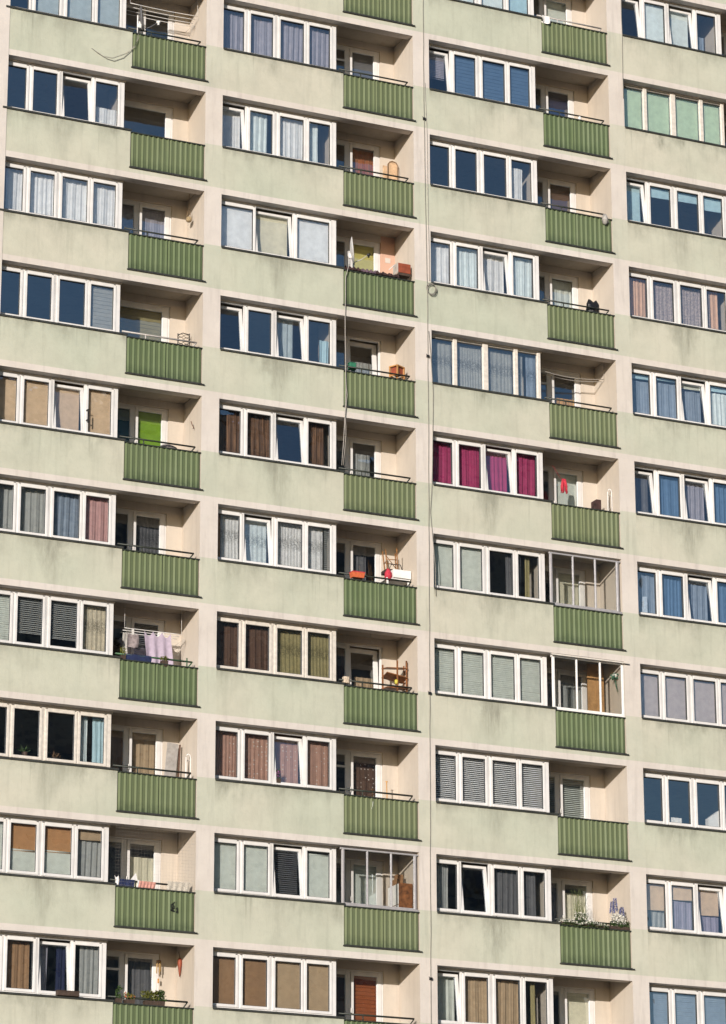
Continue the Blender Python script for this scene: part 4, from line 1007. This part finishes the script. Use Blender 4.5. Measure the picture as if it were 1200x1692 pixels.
for i in range(46):
    a = rnd.uniform(-.35, .35); h = rnd.uniform(.45, .98) if i > 6 else rnd.uniform(.9, 1.02); x = rnd.uniform(-.12, .14)
    m.tube([(x, rnd.uniform(-.03, .05), 0), (x+a*.2, 0, h*.55), (x+a*.55, -.02, h*.9), (x+a*.8, -.03, h*.88 if abs(a) > .2 else h)], .006, 3, .3)
m.build('blades', GRASSM, t)
m = MB(); leaves(m, (.06, -.02, .26), .22, .08, .10, 170, .04, .03); m.build('flowers', PETALW, t)
m = MB(); leaves(m, (.06, .0, .18), .20, .08, .12, 120, .07, .03); m.build('foliage', LEAF, t)
m = MB(); m.lathe([(.08, -.08), (.12, .05), (.12, .06)], (0, 0, 0), 14); m.build('pot', TERRA, t)
t = thing('potted_plant', 2, 8, (5.03, .08, -1.46), 'tall violet blue flower spikes above white blooms at the railing corner', 'plant', 'balcony plants')
for x, y, z0, z1 in ((-.02, .0, .44, .78), (-.09, .02, .40, .70), (.16, -.02, .32, .56)):
    m = MB()
    for i in range(280):
        q = rnd.random(); a = rnd.uniform(0, 6.28); rr_ = .052*(1-q*.65); m.leaf((x+rr_*math.cos(a), y+rr_*math.sin(a), z0+(z1-z0)*q), (math.cos(a), math.sin(a), .2), .03, .03)
    m.tube([(x, y, 0), (x, y, z1)], .005, 4); m.build('flower_spike', PETALV, t)
m = MB(); leaves(m, (.05, -.03, .24), .20, .09, .13, 330, .045, .045); m.build('flowers', PETALW, t)
m = MB(); leaves(m, (.10, .0, .10), .28, .10, .10, 420, .06, .03); m.build('foliage', LEAF, t)
m = MB(); m.bevel_box(-.25, .34, -.08, .10, -.02, .06, .01); m.build('pot', TERRA, t)
t = thing('hanging_plant', 2, 6, (5.33, .35, -.30), 'trailing green plant hanging inside the white framed glazed balcony', 'plant')
m = MB(); leaves(m, (0, 0, -.04), .10, .08, .06, 60, .07, .04)
for i in range(5):
    x = rnd.uniform(-.05, .08); P_ = [(x*.3, 0, -.05), (x+.03, 0, -.2), (x+.06+.02*i, -.02, -.34-.05*i)]; m.tube(P_, .004, 3)
    for j in range(6): m.leaf((x+.04+.01*i*j/6, 0, -.1-.06*j), (rnd.uniform(-1, 1), -.5, -.3), .04, .02)
m.build('foliage', simple('sea_green_leaf', (.06, .20, .12), .6, .3, 20), t)
m = MB(); m.lathe([(.03, -.06), (.07, .0), (.075, .03)], (0, 0, 0), 10); m.build('pot', WHITE, t)
# hanging ornaments
t = thing('hanging_basket', 0, 2, (5.26, .66, -.55), 'woven ornamental basket hanging beside the wall above the railing', 'basket')
m = MB(); m.lathe([(.04, -.07), (.075, -.04), (.08, .02), (.06, .06)], (0, 0, 0), 12); m.build('bowl', simple('straw_weave', (.40, .30, .17), .8, .4, 40, bump=.5), t)
m = MB(); m.tube([(-.07, 0, .05), (-.03, 0, .2), (0, 0, .30), (.03, 0, .2), (.07, 0, .05)], .008, 5); m.tube([(0, 0, .3), (0, 0, .70)], .006, 4); m.build('handle', simple('twine', (.22, .15, .09), .8), t)
t = thing('folded_parasol', 0, 9, (5.36, .80, -.62), 'folded rust red parasol hanging on the balcony wall', 'parasol')
m = MB(); m.lathe([(.008, 0), (.03, .12), (.055, .32), (.05, .42), (.012, .46)], (0, 0, 0), 9); m.build('folded_canopy', REDBROWN, t)
m = MB(); m.tube([(-.005, 0, .44), (-.03, 0, .60)], .008, 5); m.build('cord', BLACK, t)
t = thing('wind_chime', 0, 9, (4.92, 1.05, -.10), 'wooden wind chime hanging at the balcony door frame', 'wind chime')
for i in range(5):
    m = MB(); a = i*1.25; m.tube([(.05*math.cos(a), .03*math.sin(a), -.14), (.055*math.cos(a), .03*math.sin(a), -.38-.02*i)], .011, 6); m.build('chime_tube', simple('pale_reed', (.46, .30, .12), .6) if i == 0 else bpy.data.materials['pale_reed'], t)
m = MB(); m.lathe([(.06, 0), (.065, .015), (.01, .03)], (0, 0, -.14), 12); m.build('cap', WOODB, t)
m = MB(); m.tube([(0, 0, -.13), (0, 0, -.55)], .003, 4); m.bevel_box(-.02, .02, -.01, .01, -.66, -.55, .006); m.build('clapper', WOODL, t)
# thermometer bracket on a window frame
m = MB(); m.box(2.46, 2.50, .12, .235, -.76, -.74); m.box(2.46, 2.50, .12, .235, -1.02, -1.0); m.bevel_box(2.465, 2.495, .10, .12, -1.10, -.80, .004)
single('thermometer', 0, 4, m, BLACK, 'black thermometer bracket on the frame of the beige blind window', 'thermometer')
# paper and boxes inside windows of the far right column
m = MB(); m.v = [(.30, .30, -.84), (.44, .30, -.82), (.44, .30, -1.26), (.28, .30, -1.26), (.42, .305, -1.0), (.30, .301, -1.15), (.30, .31, -.84), (.44, .31, -.82), (.44, .31, -1.26), (.28, .31, -1.26)]
m.f = [(0, 3, 2, 1), (6, 7, 8, 9), (0, 1, 7, 6), (2, 3, 9, 8), (1, 2, 8, 7), (3, 0, 6, 9)]; m.m = [0]*6
single('paper_sheet', 3, 5, m, simple('pale_blue_paper', (.55, .62, .70), .8), 'pale paper sheet inside the first pane beside blue curtains', 'paper')
m = MB(); m.bevel_box(.98, 1.28, .32, .5, -1.38, -1.13); single('white_box', 3, 7, m, WHITE, 'white box behind the second pane of the uncurtained blue window', 'box')
m = MB(); m.v = [(2.08, .34, -1.34), (2.40, .34, -1.34), (2.40, .34, -.82), (2.08, .34, -1.05), (2.08, .5, -1.34), (2.40, .5, -1.34), (2.40, .5, -.82), (2.08, .5, -1.05)]
m.f = [(0, 1, 2, 3), (7, 6, 5, 4), (0, 4, 5, 1), (1, 5, 6, 2), (2, 6, 7, 3), (3, 7, 4, 0)]; m.m = [0]*6; single('white_board', 3, 7, m, WHITE, 'slanting white board behind the third pane of the uncurtained blue window', 'board')
